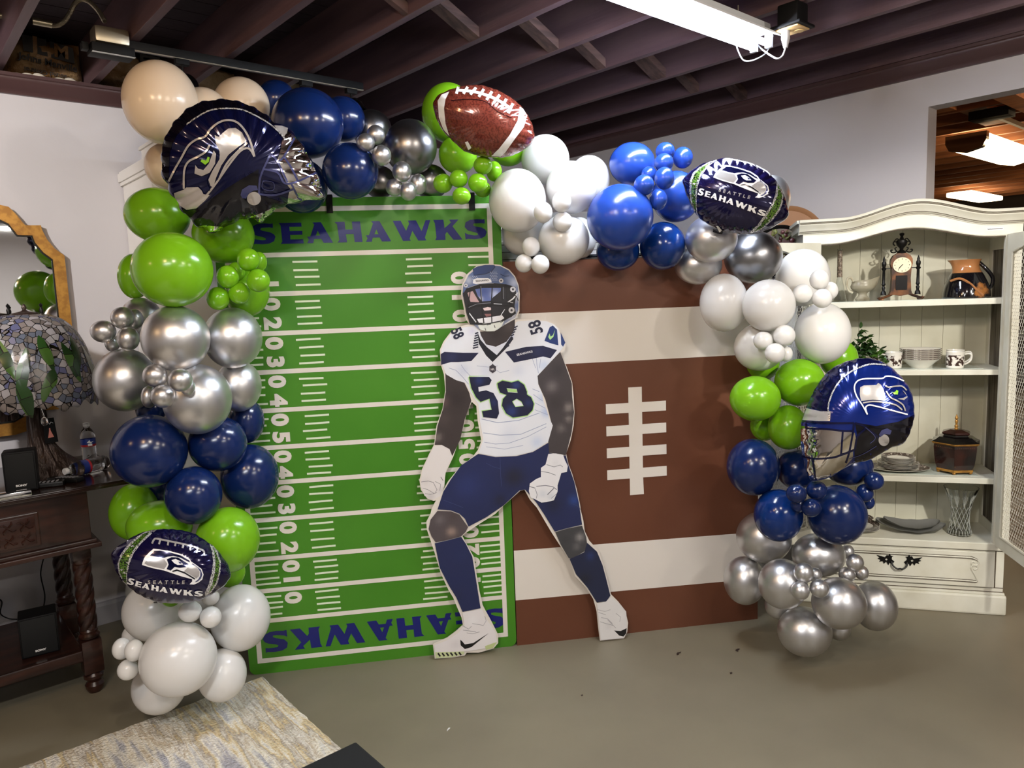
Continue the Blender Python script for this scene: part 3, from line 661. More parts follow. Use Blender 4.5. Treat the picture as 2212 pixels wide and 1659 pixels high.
FIVE = [(1013,814),(1056,814),(1062,821),(1057,831),(1033,836),(1034,846),(1050,843),(1066,849),(1075,866),(1078,893),(1073,904),(1044,901),(1041,888),(1062,885),(1057,861),(1038,868),(1028,858),(1018,838)]
EIGHT = [(1074,828),(1085,822),(1105,826),(1119,822),(1132,831),(1138,846),(1138,852),(1147,858),(1153,872),(1150,886),(1139,897),(1108,902),(1093,893),(1084,876),(1086,862),(1094,853),(1080,848),(1076,838)]
E8H = [[(1094,838),(1116,840),(1118,849),(1097,847)], [(1106,867),(1116,861),(1126,867),(1131,877),(1113,879)]]
lines('number_outline', [(4.6, FIVE + FIVE[:1]), (4.6, EIGHT + EIGHT[:1]), (3, E8H[0] + E8H[0][:1]), (3, E8H[1] + E8H[1][:1])], (176, 222, 140), J)
ink('jersey_number', FIVE, (26, 30, 58), [(1035,822,9,(46,62,124),.7),(1066,870,8,(44,58,112),.6)], parent=J)
ink('jersey_number', EIGHT, (26, 30, 58), [(1115,832,9,(50,66,130),.7),(1105,888,12,(48,66,128),.7),(1142,870,8,(46,60,116),.6)], holes=E8H, parent=J)
def ptext(name, txt, px, py, size, rgb, rot=0, off=0, sx=1, parent=None):
    DEP['n'] += 1; s, z = PS.st(px, py)
    o = MB().text(txt, XZ(s, -.0006 - .00012 * DEP['n'], z, R(rot)), size, off, 0, sx).done(name, 'print', parent or fig, False, False)
    ca = o.data.color_attributes.new('ink', 'FLOAT_COLOR', 'POINT')
    for d in ca.data: d.color = lin(rgb)
    return o
ptext('shoulder_number', '58', 1158, 707, .078, (30, 34, 60), 105, .002, .8, J)
ptext('shoulder_number', '58', 987, 720, .066, (30, 34, 60), -68, .002, .7, J)
ptext('chest_word', 'SEAHAWKS', 1133, 763, .013, (230, 232, 240), 10, .0004, 1.1, J)
ink('shield_patch', [(1057,791),(1062,788),(1064,785),(1066,788),(1071,791),(1071,801),(1064,806),(1057,801)], (60, 56, 66), parent=J)
ptext('shield_letters', 'NFL', 1064, 798, .013, (226, 222, 224), 0, .0003, .8, J)
# pants, knees, socks, shoes
P_ = ink('pants', [(1033,980),(1070,987),(1115,985),(1151,976),(1184,956),(1186,978),(1222,984),(1227,1003),(1240,1040),(1250,1085),(1257,1133),(1226,1140),(1198,1148),(1176,1112),(1158,1085),(1134,1057),(1122,1059),(1088,1091),(1050,1117),(1012,1137),(1004,1120),(992,1109),(974,1102),(945,1100),(958,1061),(974,1035),(996,1005)], NV,
    [(1010,1050,30,(44,56,112),.6),(1110,1030,26,(34,34,44),.8),(1195,1090,22,(28,32,54),.7),(1240,1080,12,(44,76,150),.7),(1060,1010,20,(38,44,86),.6),(965,1085,14,(38,48,98),.5),(1080,1080,16,(30,32,50),.7)])
lines('seam', [(1, [(1080,987),(1081,1020),(1083,1050)]), (1.2, [(958,1080),(980,1088),(1000,1096)]), (1, [(1236,1088),(1246,1092),(1254,1100)]), (1, [(1050,1000),(1065,1008),(1080,1012)])], (60, 70, 112), P_)
ink('left_knee', [(945,1103),(974,1104),(992,1111),(1011,1138),(1006,1148),(996,1158),(966,1166),(941,1171),(932,1158),(926,1142),(930,1122)], (84, 76, 80), [(950,1122,10,(128,120,124),.5),(975,1148,10,(176,152,140),.7),(980,1115,12,(70,58,58),.5)])
ink('right_knee', [(1199,1149),(1226,1141),(1257,1135),(1266,1160),(1268,1176),(1262,1190),(1235,1207),(1228,1205),(1211,1176)], (66, 66, 70), [(1252,1160,9,(168,164,164),.7),(1245,1180,8,(130,128,130),.5),(1220,1165,10,(56,56,60),.5)])
ink('left_sock', [(939,1173),(966,1167),(996,1159),(1006,1174),(1020,1202),(1026,1238),(1036,1302),(1038,1313),(999,1321),(986,1291),(970,1265),(950,1226)], NV, [(1000,1200,16,(38,48,92),.5),(985,1285,16,(36,40,70),.5)])
ink('right_sock', [(1230,1207),(1240,1203),(1262,1192),(1268,1172),(1289,1191),(1301,1220),(1308,1246),(1318,1286),(1309,1298),(1289,1301),(1268,1268),(1244,1240)], (32, 38, 66), [(1275,1200,10,(44,60,116),.7),(1262,1250,16,(30,30,34),.6)])
s1 = ink('left_shoe', [(999,1323),(1040,1314),(1049,1334),(1070,1365),(1074,1386),(1062,1398),(1007,1406),(940,1419),(938,1393),(968,1381),(990,1366),(1003,1350)], (236, 232, 234), [(1020,1340,12,(246,246,250),.5),(985,1392,14,(214,208,212),.5),(1050,1380,12,(240,238,238),.5)])
ink('sole', [(940,1408),(1003,1406),(1002,1412),(974,1419),(941,1421)], (206, 216, 168), parent=s1)
ink('sole', [(1047,1395),(1066,1388),(1073,1386),(1064,1399),(1050,1403)], (196, 208, 150), parent=s1)
lines('studs', [(4, [(946 + 9 * i, 1410 - i * .4), (951 + 9 * i, 1417 - i * .6)]) for i in range(6)], (34, 32, 34), s1)
lines('shoe_laces', [(1.2, [(998,1350),(1012,1358),(1018,1352)]), (1.2, [(1000,1360),(1014,1362),(1028,1364)]), (1, [(1020,1346),(1044,1350),(1050,1340),(1047,1330)]), (1, [(1008,1366),(1020,1368),(1036,1364)])], (150, 148, 154), s1)
ink('swoosh', [(994,1381),(995,1393),(1004,1401),(1018,1397),(1055,1367),(1022,1388),(1004,1391),(997,1383)], (20, 20, 22), parent=s1)
s2 = ink('right_shoe', [(1289,1303),(1308,1299),(1318,1288),(1338,1304),(1352,1320),(1354,1352),(1352,1368),(1345,1377),(1297,1382),(1293,1345)], (230, 228, 228), [(1315,1350,10,(206,202,202),.5),(1340,1330,8,(244,242,242),.5)])
lines('shoe_laces', [(1.2, [(1298,1333),(1312,1336),(1322,1346)]), (1.2, [(1296,1342),(1308,1346),(1324,1350)]), (1, [(1330,1324),(1340,1332),(1338,1342)]), (1, [(1290,1316),(1306,1320),(1318,1316)]), (1, [(1292,1322),(1308,1327)]), (1, [(1312,1338),(1330,1356)])], (158, 156, 160), s2)
ink('swoosh', [(1326,1361),(1340,1362),(1353,1356),(1352,1367),(1346,1374),(1337,1372)], (22, 22, 24), parent=s2)
g = ink('right_glove', [(1184,980),(1200,979),(1216,982),(1220,994),(1226,1006),(1224,1019),(1212,1021),(1204,1048),(1204,1061),(1196,1080),(1180,1084),(1169,1085),(1154,1077),(1146,1075),(1142,1060),(1144,1044),(1158,1034),(1168,1030),(1168,1010),(1178,1003)], (238, 238, 242), [(1172,1066,10,(206,214,226),.6),(1190,1072,9,(196,204,216),.6),(1200,1000,9,(214,216,222),.4)])
lines('glove_creases', [(1.2, [(1180,1003),(1196,1008),(1210,1004),(1215,1008)]), (1.2, [(1168,1018),(1184,1020),(1200,1026)]), (1.6, [(1143,1050),(1156,1054)]), (1.6, [(1158,1050),(1178,1048),(1194,1051),(1202,1057)]), (2, [(1182,1068),(1190,1060),(1196,1054)]), (1.2, [(1156,1056),(1160,1068),(1158,1076)]), (1, [(1190,1076),(1202,1066)])], (110, 112, 124), g)
# helmet
Hm = ink('helmet', [(1060,573),(1080,575),(1098,584),(1111,599),(1118,617),(1120,640),(1119,670),(1111,688),(1090,700),(1075,712),(1055,716),(1035,712),(1022,700),(1012,690),(1006,668),(999,636),(1001,616),(1012,594),(1033,577)], (88, 106, 150),
    [(1110,610,12,(206,212,228),.75),(1012,606,9,(196,202,216),.8),(1085,588,10,(56,84,150),.5),(1112,640,12,(226,228,236),.8),(1010,660,11,(226,228,236),.8),(1060,705,26,(236,238,242),.9),(1098,600,8,(150,166,206),.6),(1105,680,14,(220,222,230),.8)], step=.008)
ink('crown_vent', [(1021,581),(1032,575.5),(1048,572.5),(1066,572.5),(1069,577),(1061,587),(1048,592),(1023,595)], (46, 66, 118), parent=Hm)
lines('vent_seam', [(1.3, [(1022,582),(1024,595),(1048,592),(1061,587),(1069,577),(1067,572)]), (1.2, [(1080,592),(1090,597),(1100,596)])], (20, 26, 50), Hm)
lines('shell_dots', [(1.3, [(1020 + 4 * i + (2 * (j % 2)), 597 + 3 * j), (1022 + 4 * i + (2 * (j % 2)), 597 + 3 * j)]) for j in range(3) for i in range(3)] + [(1.3, [(1058 + 4 * i + (2 * (j % 2)), 588 + 3.4 * j), (1060 + 4 * i + (2 * (j % 2)), 588 + 3.4 * j)]) for j in range(6) for i in range(4)], (196, 206, 230), Hm)
ink('brow_plate', [(1022,604),(1030,601),(1054,601),(1060,604),(1062,610),(1028,614),(1021,612)], (240, 240, 244), parent=Hm)
ptext('brow_word', 'SEAHAWKS', 1041, 606.5, .011, (50, 50, 56), 3, .0003, 1, Hm)
F_ = ink('face_opening', [(1000,636),(1007,623),(1034,616),(1061,613),(1093,614),(1113,620),(1115,636),(1111,661),(1114,676),(1104,685),(1079,694),(1057,700),(1030,700),(1014,697),(1007,676),(1003,654)], (34, 33, 38), [(1060,680,12,(52,46,48),.6),(1108,650,8,(24,24,30),.6)], parent=Hm)
ink('visor', [(1026,625),(1043,622),(1082,622),(1081,629),(1064,643),(1059,650),(1041,651),(1032,640)], (96, 112, 170), [(1068,636,9,(206,216,244),.8),(1046,628,10,(64,84,146),.7),(1038,646,5,(226,230,244),.8)], step=.006, parent=Hm)
ink('cheek', [(1009,632),(1021,629),(1035,653),(1016,652)], (196, 164, 166), parent=Hm)
ink('teeth', [(1043,666),(1053,663),(1062,665),(1061,670),(1046,671)], (222, 200, 200), parent=Hm)
ink('lips', [(1046,678),(1060,678),(1062,682),(1050,684)], (140, 96, 96), parent=Hm)
ink('jaw_pad', [(1030,689),(1084,681),(1089,687),(1079,694),(1057,698),(1034,697)], (232, 232, 236), parent=Hm)
ink('chin_cup', [(1032,703),(1043,699),(1077,696),(1090,690),(1083,705),(1068,715),(1052,716),(1037,712)], (228, 234, 228), [(1050,708,6,(200,206,204),.5)], parent=Hm)
lines('chin_cup_slots', [(1.6, [(1051,702),(1060,700)]), (1.6, [(1067,702),(1069,708)]), (1.4, [(1047,708),(1049,714)]), (1.2, [(1080,697),(1086,694)])], (36, 38, 40), Hm)
lines('side_straps', [(3, [(1118,632),(1108,645),(1098,652)]), (2.4, [(1013,676),(1022,688),(1028,696)]), (2.4, [(1118,684),(1100,694),(1090,700)]), (1.6, [(1090,668),(1082,680),(1080,684)]), (1.4, [(1066,656),(1084,657)]), (1.2, [(1096,652),(1108,654)])], (226, 228, 234), Hm)
for cx, cy, rr_ in ((1107.5, 625, 6.2), (1104.5, 670, 6.6), (1006, 617, 4.2), (1082, 606.5, 5)):
    ink('rivet', [(cx + rr_ * math.cos(a * .524), cy + rr_ * math.sin(a * .524)) for a in range(12)], (206, 206, 212), parent=Hm)
    ink('rivet_core', [(cx + rr_ * .4 * math.cos(a * .785), cy + rr_ * .4 * math.sin(a * .785)) for a in range(8)], (60, 60, 68), parent=Hm)
lines('face_mask', [(2.8, [(1000,635),(1010,624),(1035,615),(1068,613),(1096,616)]), (2.4, [(1000,640),(1012,629),(1036,620),(1070,618),(1092,619)]), (2.6, [(1006,661),(1025,655),(1060,652),(1100,654),(1110,660)]), (2, [(1010,668),(1028,660),(1060,658),(1098,660)]), (2, [(1016,623),(1011,661),(1014,697)]), (2.2, [(1037,614),(1040,655),(1045,699)]), (2.2, [(1063,614),(1061,655),(1062,697)]), (2, [(1084,618),(1085,650)]), (1.8, [(1094,618),(1095,648)]), (2.4, [(1014,699),(1045,701),(1088,692),(1114,676)]), (1.8, [(1102,632),(1115,640),(1119,650)]), (1.6, [(1100,652),(1104,662)])], (30, 30, 34), Hm)
lines('mask_glints', [(.8, [(1010,622),(1035,613.5),(1066,612)]), (.8, [(1012,664),(1030,656.5),(1060,654)]), (.8, [(1038.2,618),(1041,650)]), (.8, [(1086.2,620),(1087,646)])], (170, 174, 186), Hm)

# ================================================================ balloons of the arch
BAL = """0.921 3.042 2.437 0.150 0.162 cream|largest cream balloon, top left corner of the arch
1.103 3.115 2.431 0.112 0.112 cream|cream balloon just above the tilted navy helmet foil
1.283 3.165 2.502 0.122 0.122 cream|cream balloon above the helmet foil, next to the first navy balloons
1.016 3.346 2.255 0.100 0.100 cream|cream balloon below the largest cream one, behind the helmet foil's left edge
1.452 3.188 2.555 0.088 0.088 navy|navy balloon at the very top left, mostly behind the biggest navy one
1.439 2.880 2.392 0.150 0.148 navy|biggest navy balloon at the top of the arch, right of the helmet foil
1.644 2.960 2.451 0.099 0.101 navy|navy balloon at the top peeking out right of the biggest navy one
1.497 2.659 2.173 0.112 0.114 navy|navy balloon hanging over the top edge of the green board
1.379 2.851 2.133 0.109 0.113 navy|navy balloon under the face guard of the tilted helmet foil
1.801 2.983 2.429 0.092 0.092 darksilver|dark silver balloon at the top, behind three small silver ones
1.799 2.675 2.299 0.112 0.120 darksilver|large dark chrome balloon at the top centre, left of the brown football foil
1.618 2.650 2.325 0.037 0.041 silver|small silver balloon, topmost of the upper trio beside the navy balloons
1.519 2.567 2.270 0.036 0.036 silver|small silver balloon, leftmost of the upper trio
1.566 2.532 2.220 0.038 0.041 silver|small silver balloon, lowest of the upper trio
1.674 2.560 2.171 0.039 0.043 silver|small silver balloon, topmost of the lower cluster above the green board
1.659 2.598 2.113 0.036 0.036 silver|small silver balloon, leftmost of the lower cluster above the green board
1.742 2.546 2.125 0.034 0.043 silver|small silver balloon, rightmost of the lower cluster above the green board
1.676 2.524 2.090 0.035 0.039 silver|small silver balloon, lowest of the lower cluster above the green board
1.761 2.876 2.180 0.074 0.074 darksilver|silver balloon half hidden right of the navy balloon over the green board
1.932 2.726 2.172 0.078 0.078 darksilver|dark silver balloon hidden behind the small silver and green clusters
2.026 2.703 2.474 0.117 0.136 green|tall green balloon behind the left side of the brown football foil
1.991 2.600 2.273 0.084 0.084 green|green balloon below the brown football foil, above the small green cluster
2.287 2.605 2.326 0.085 0.079 green|green balloon tucked under the right end of the brown football foil
1.934 2.362 2.188 0.038 0.038 green|small green balloon directly under the brown football foil
2.074 2.460 2.190 0.034 0.044 green|small green balloon at the right end of the top centre cluster
1.847 2.413 2.136 0.037 0.037 green|small green balloon, upper middle of the top centre cluster
1.819 2.483 2.125 0.040 0.040 green|small green balloon at the left end of the top centre cluster
1.902 2.360 2.116 0.039 0.039 green|small green balloon in front of the black strap at top centre
1.837 2.386 2.064 0.037 0.035 green|small green balloon, lowest, hanging over the green board's top stripe
2.036 2.494 2.117 0.036 0.036 green|small green balloon half hidden behind the one before the black strap
2.112 2.358 2.056 0.121 0.137 white|largest white balloon of the middle sag, over the green board's right corner
2.359 2.437 2.261 0.108 0.114 white|white balloon at the top of the middle sag, right of the football foil
2.328 2.250 2.112 0.109 0.115 white|white balloon in the middle sag, above the small white trio
2.538 2.341 2.169 0.097 0.116 white|white balloon squeezed against the highest royal blue balloon
2.304 2.280 1.893 0.111 0.109 white|lowest large white balloon of the middle sag
2.283 2.518 1.938 0.101 0.103 white|shaded white balloon behind the largest one of the middle sag
2.490 2.368 1.910 0.081 0.098 white|shaded white balloon behind the big royal blue balloon's left side
2.103 2.195 1.991 0.038 0.043 white|small white balloon, left of the upper trio in the middle sag
2.194 2.178 2.036 0.040 0.044 white|small white balloon, top of the upper trio in the middle sag
2.215 2.197 1.958 0.041 0.042 white|small white balloon, bottom of the upper trio in the middle sag
2.110 2.282 1.860 0.037 0.041 white|small white balloon, top of the lower trio above the player's helmet
2.093 2.310 1.793 0.037 0.039 white|small white balloon, left of the lower trio above the player's helmet
2.119 2.238 1.785 0.038 0.040 white|small white balloon, right of the lower trio above the player's helmet
2.649 2.179 2.228 0.104 0.098 royal|royal blue balloon at the top left of the blue cluster
2.407 2.049 1.968 0.140 0.140 royal|biggest royal blue balloon, in front of the blue cluster
2.740 2.009 2.068 0.109 0.115 royal|royal blue balloon behind the left end of the upright football foil
2.521 2.161 1.837 0.096 0.086 deepblue|dark blue balloon below the biggest royal blue one
2.655 2.020 1.853 0.102 0.106 deepblue|dark blue balloon below the small royal ones, left of the silver pair
2.658 2.002 2.254 0.042 0.040 royal|small royal blue balloon, top left of the upper blue quad
2.781 2.000 2.238 0.045 0.049 royal|small royal blue balloon, rightmost of the blue cluster
2.596 1.963 2.194 0.041 0.041 royal|small royal blue balloon, centre of the blue cluster
2.620 2.061 2.162 0.036 0.036 royal|small royal blue balloon, half hidden between its larger neighbours
2.446 1.951 2.090 0.042 0.044 royal|small royal blue balloon overlapping the biggest blue one
2.546 1.924 2.121 0.042 0.048 royal|small royal blue balloon just below the cluster's centre one
2.517 1.934 2.034 0.038 0.046 royal|small royal blue balloon, lowest of the blue cluster
2.754 1.838 1.871 0.113 0.103 silver|silver balloon directly below the upright football foil
3.029 1.802 1.792 0.134 0.119 darksilver|darker silver balloon below right of the upright football foil
2.833 1.959 1.766 0.108 0.088 silver|silver balloon over the brown board's top edge, lowest of the silver group
2.923 1.657 2.026 0.084 0.102 silver|silver balloon peeking out right of the upright football foil
2.845 1.836 1.595 0.108 0.129 white|white balloon at the left of the right white cluster, over the white stripe
2.888 1.645 1.579 0.116 0.111 white|white balloon in the centre front of the right white cluster
3.269 1.691 1.694 0.129 0.133 white|white balloon at the top of the right white cluster, before the hutch
3.162 1.542 1.445 0.129 0.135 white|largest white balloon at the right of the right white cluster
2.951 1.724 1.394 0.115 0.105 white|lowest white balloon of the right white cluster
3.045 1.501 1.680 0.043 0.043 white|small white balloon, top of the upper quad before the hutch
2.992 1.547 1.624 0.043 0.041 white|small white balloon, left of the upper quad before the hutch
3.026 1.478 1.601 0.043 0.041 white|small white balloon, bottom of the upper quad before the hutch
3.112 1.486 1.632 0.036 0.038 white|small white balloon, right of the upper quad, half hidden
2.837 1.639 1.432 0.043 0.039 white|small white balloon, left of the lower cluster on the right
2.873 1.564 1.453 0.047 0.045 white|small white balloon, top right of the lower cluster on the right
2.815 1.573 1.383 0.044 0.042 white|small white balloon, lowest front one of the lower cluster
2.911 1.578 1.373 0.031 0.033 white|small white balloon, half hidden behind the lowest front one
3.074 1.599 1.232 0.115 0.105 green|green balloon touching the top of the right helmet foil's crest
2.857 1.688 1.178 0.113 0.099 green|green balloon at the left edge of the right column
2.985 1.604 1.042 0.092 0.098 green|green balloon left of the right helmet foil's chrome face guard
3.366 1.561 1.314 0.092 0.090 green|green balloon behind the right helmet foil, before the ivy
3.102 1.793 1.301 0.078 0.073 green|green balloon mostly hidden under the lowest white one on the right
3.019 1.735 1.029 0.068 0.068 green|green balloon hidden behind the two lower greens of the right column
2.835 1.683 0.879 0.119 0.125 navy|large navy balloon at the left edge of the right column
3.053 1.595 0.842 0.097 0.091 navy|navy balloon behind the chrome chin of the right helmet foil
3.228 1.444 0.846 0.112 0.089 navy|navy balloon under the jaw of the right helmet foil
2.833 1.563 0.687 0.107 0.113 deepblue|glossy blue balloon at the bottom left of the right navy group
3.013 1.394 0.683 0.132 0.128 navy|biggest navy balloon of the right column, above the silver ones
2.761 1.445 0.819 0.043 0.038 navy|small navy balloon, left of the trio in the right column
2.870 1.414 0.816 0.044 0.040 navy|small navy balloon, right of the trio below the helmet chin
2.814 1.407 0.755 0.042 0.038 navy|small navy balloon, bottom of the trio in the right column
2.810 1.462 0.759 0.033 0.033 navy|small navy balloon, hidden behind the trio in the right column
3.183 1.314 0.811 0.044 0.040 navy|small navy balloon, topmost of the three at the hutch shelf
3.187 1.354 0.749 0.040 0.040 navy|small navy balloon, middle of the three at the hutch shelf
3.244 1.361 0.694 0.029 0.031 navy|small navy balloon, lowest of the three at the hutch shelf
2.947 1.695 0.532 0.128 0.118 silver|silver balloon left under the glossy blue one, over the white stripe
3.048 1.489 0.472 0.121 0.098 silver|silver balloon directly under the biggest navy one of the right column
2.883 1.754 0.329 0.097 0.112 silver|silver balloon at the far left of the right silver base
2.782 1.512 0.411 0.106 0.108 silver|silver balloon in the middle left of the right silver base
2.937 1.344 0.328 0.119 0.111 silver|silver balloon in the middle right of the right silver base
3.200 1.306 0.246 0.104 0.112 silver|silver balloon at the far right of the right silver base
2.908 1.478 0.168 0.121 0.111 silver|lowest silver balloon, resting on the floor
2.935 1.614 0.236 0.064 0.064 silver|silver balloon half hidden low at the left of the silver base
3.128 1.429 0.123 0.054 0.054 silver|silver balloon in shadow behind the lowest one of the silver base
2.760 1.409 0.494 0.042 0.042 silver|small silver balloon, top of the front trio in the silver base
2.726 1.405 0.429 0.039 0.039 silver|small silver balloon, bottom left of the front trio in the silver base
2.786 1.355 0.435 0.041 0.038 silver|small silver balloon, right of the front trio in the silver base
2.840 1.402 0.464 0.031 0.031 silver|small silver balloon, hidden behind the front trio
3.174 1.417 0.471 0.031 0.033 silver|small silver balloon, topmost of the side cluster by the drawer
2.940 1.282 0.521 0.038 0.036 silver|small silver balloon, front of the side cluster by the drawer
3.099 1.322 0.421 0.032 0.032 silver|small silver balloon, lower right of the side cluster by the drawer
3.041 1.358 0.420 0.038 0.034 silver|small silver balloon, lower left of the side cluster by the drawer
0.919 3.209 2.034 0.138 0.112 green|green balloon below the cream ones, at the upper left of the column
0.849 2.843 1.798 0.153 0.137 green|largest green balloon, in front of the left column
1.105 3.010 1.943 0.128 0.115 green|green balloon right under the tilted helmet foil
0.862 3.407 1.799 0.074 0.096 green|green balloon behind the largest one, nearest the gold mirror
1.177 2.990 1.721 0.093 0.108 green|green balloon behind the small green cluster, over the green board's edge
1.121 2.815 1.834 0.045 0.045 green|small green balloon, topmost of the left cluster
1.206 2.920 1.832 0.032 0.041 green|small green balloon, hidden behind the topmost of the left cluster
1.048 2.846 1.771 0.044 0.044 green|small green balloon, left of the left cluster
1.141 2.785 1.753 0.046 0.045 green|small green balloon, rightmost of the left cluster
1.087 2.847 1.708 0.043 0.043 green|small green balloon, low middle of the left cluster
1.017 2.882 1.690 0.046 0.045 green|small green balloon, lowest of the left cluster
1.113 2.926 1.795 0.037 0.037 green|small green balloon, hidden at the back of the left cluster
0.865 3.375 1.617 0.094 0.092 silver|silver balloon behind the small ones, under the largest green balloon
0.846 2.869 1.548 0.132 0.122 silver|large silver balloon at the front top of the left silver group
1.069 2.903 1.534 0.119 0.120 silver|large silver balloon at the right of the left silver group
0.752 3.248 1.378 0.135 0.127 silver|large silver balloon at the left, nearest the stained glass lamp
1.098 2.963 1.336 0.096 0.105 silver|silver balloon over the board edge beside the painted number 30
0.902 2.861 1.314 0.135 0.133 silver|lowest large silver balloon of the left column
0.671 3.165 1.580 0.052 0.043 silver|small silver balloon, farthest left, beside the lamp shade
0.735 3.130 1.629 0.048 0.043 silver|small silver balloon, topmost at the left edge
0.805 3.241 1.620 0.037 0.041 silver|small silver balloon, hidden right of the topmost one
0.738 3.089 1.549 0.046 0.046 silver|small silver balloon, rightmost of the cluster beside the lamp
0.727 3.294 1.527 0.032 0.034 silver|small silver balloon, hidden below the farthest left one
0.761 2.864 1.418 0.047 0.042 silver|small silver balloon, top left of the middle cluster
0.798 2.697 1.408 0.044 0.041 silver|small silver balloon, top right of the middle cluster
0.770 2.819 1.344 0.047 0.042 silver|small silver balloon, lowest front of the middle cluster
0.777 3.032 1.324 0.032 0.043 silver|small silver balloon, lower left of the middle cluster
0.833 2.738 1.377 0.028 0.030 silver|small silver balloon, hidden right of the middle cluster
0.855 3.324 1.238 0.067 0.067 navy|navy balloon hidden under the left silver balloons
0.747 2.978 1.124 0.151 0.139 navy|largest navy balloon of the left column, above the console table
0.990 2.942 1.118 0.120 0.111 navy|navy balloon below the lowest large silver one
1.145 3.029 1.177 0.076 0.093 navy|navy balloon over the board beside the painted number 40
1.124 2.987 0.951 0.124 0.135 navy|large navy balloon at the right edge of the left column
0.869 2.904 0.939 0.114 0.113 navy|lowest navy balloon at the front of the left column
0.883 3.413 0.883 0.073 0.073 navy|navy balloon mostly hidden below the largest navy one
0.766 3.387 0.799 0.111 0.123 green|green balloon at the far left, beside the console table
0.792 3.116 0.789 0.138 0.105 green|green balloon directly above the lower football foil
0.979 2.889 0.737 0.131 0.133 green|green balloon right of the lower football foil
1.016 3.005 0.561 0.065 0.064 green|green balloon hidden behind the right tip of the lower football foil
0.766 2.947 0.554 0.045 0.045 green|green balloon peeking out below the lower football foil
0.749 3.130 0.442 0.138 0.128 white|large white balloon at the upper left of the left base
0.993 2.860 0.417 0.123 0.136 white|large white balloon at the right of the left base
0.729 2.786 0.367 0.148 0.143 white|largest white balloon, front of the left base
0.714 3.034 0.167 0.114 0.116 white|lowest white balloon, resting on the floor by the rug
0.889 2.817 0.230 0.098 0.107 white|white balloon at the lower right of the left base, touching the rug
0.683 3.268 0.311 0.043 0.043 white|white balloon sliver at the far left of the left base
0.780 2.771 0.539 0.045 0.040 white|small white balloon, left of the pair on the base
0.835 2.719 0.516 0.041 0.041 white|small white balloon, right of the pair on the base
0.886 2.865 0.534 0.036 0.033 white|small white balloon, behind the pair on the base
0.580 2.958 0.399 0.038 0.042 white|small white balloon, leftmost of the left base
0.602 2.869 0.416 0.037 0.041 white|small white balloon, touching the largest one of the base
0.583 2.909 0.333 0.041 0.040 white|small white balloon, lowest of the left trio on the base"""
def balloon_mesh(m, seg=48):
    prof = []
    for i in range(25):
        a = math.pi * i / 24; r = math.sin(a); z = math.cos(a)
        if z < 0: r *= 1 - .10 * z * z * (1 if z > -.9 else .9); z *= 1.04
        prof.append((r, z))
    prof[-1] = (.05, -1.06); prof[-2] = (.10, -1.03); prof += [(.035, -1.07), (.05, -1.085), (.08, -1.1), (.03, -1.1), (0, -1.095)]
    prof[0] = (0, 1)
    o = MB().lathe(prof, seg=seg).done('balloon', m, auto=80); me = o.data; bpy.data.objects.remove(o); return me
BM = {c: balloon_mesh(c) for c in ('cream', 'navy', 'deepblue', 'royal', 'darksilver', 'silver', 'green', 'white')}
UP = -DOWN
rnd = random.Random(11)
for row in BAL.split('\n'):
    v, lab = row.split('|'); v = v.split(); x, y, z, rx, ry = map(float, v[:5])
    P = Vector((x, y, z)); d = P - CAM; tx = d.dot(RIGHT) / d.dot(FWD); ty = d.dot(UP) / d.dot(FWD)
    ax, ay = rx, ry
    for _ in range(4):
        rz = (ax + ay) / 2 * .97
        ax = math.sqrt(max(rx * rx - (rz * tx) ** 2, .5 * rx * rx)); ay = math.sqrt(max(ry * ry - (rz * ty) ** 2, .5 * ry * ry))
    rz = (ax + ay) / 2 * .97
    o = link(bpy.data.objects.new('balloon', BM[v[5]]))
    B = Matrix(((RIGHT.x * ax, UP.x * ay, -FWD.x * rz, P.x), (RIGHT.y * ax, UP.y * ay, -FWD.y * rz, P.y), (RIGHT.z * ax, UP.z * ay, -FWD.z * rz, P.z), (0, 0, 0, 1)))
    o.matrix_world = B
    tag(o, lab, 'balloon', 'balloons of the arch')

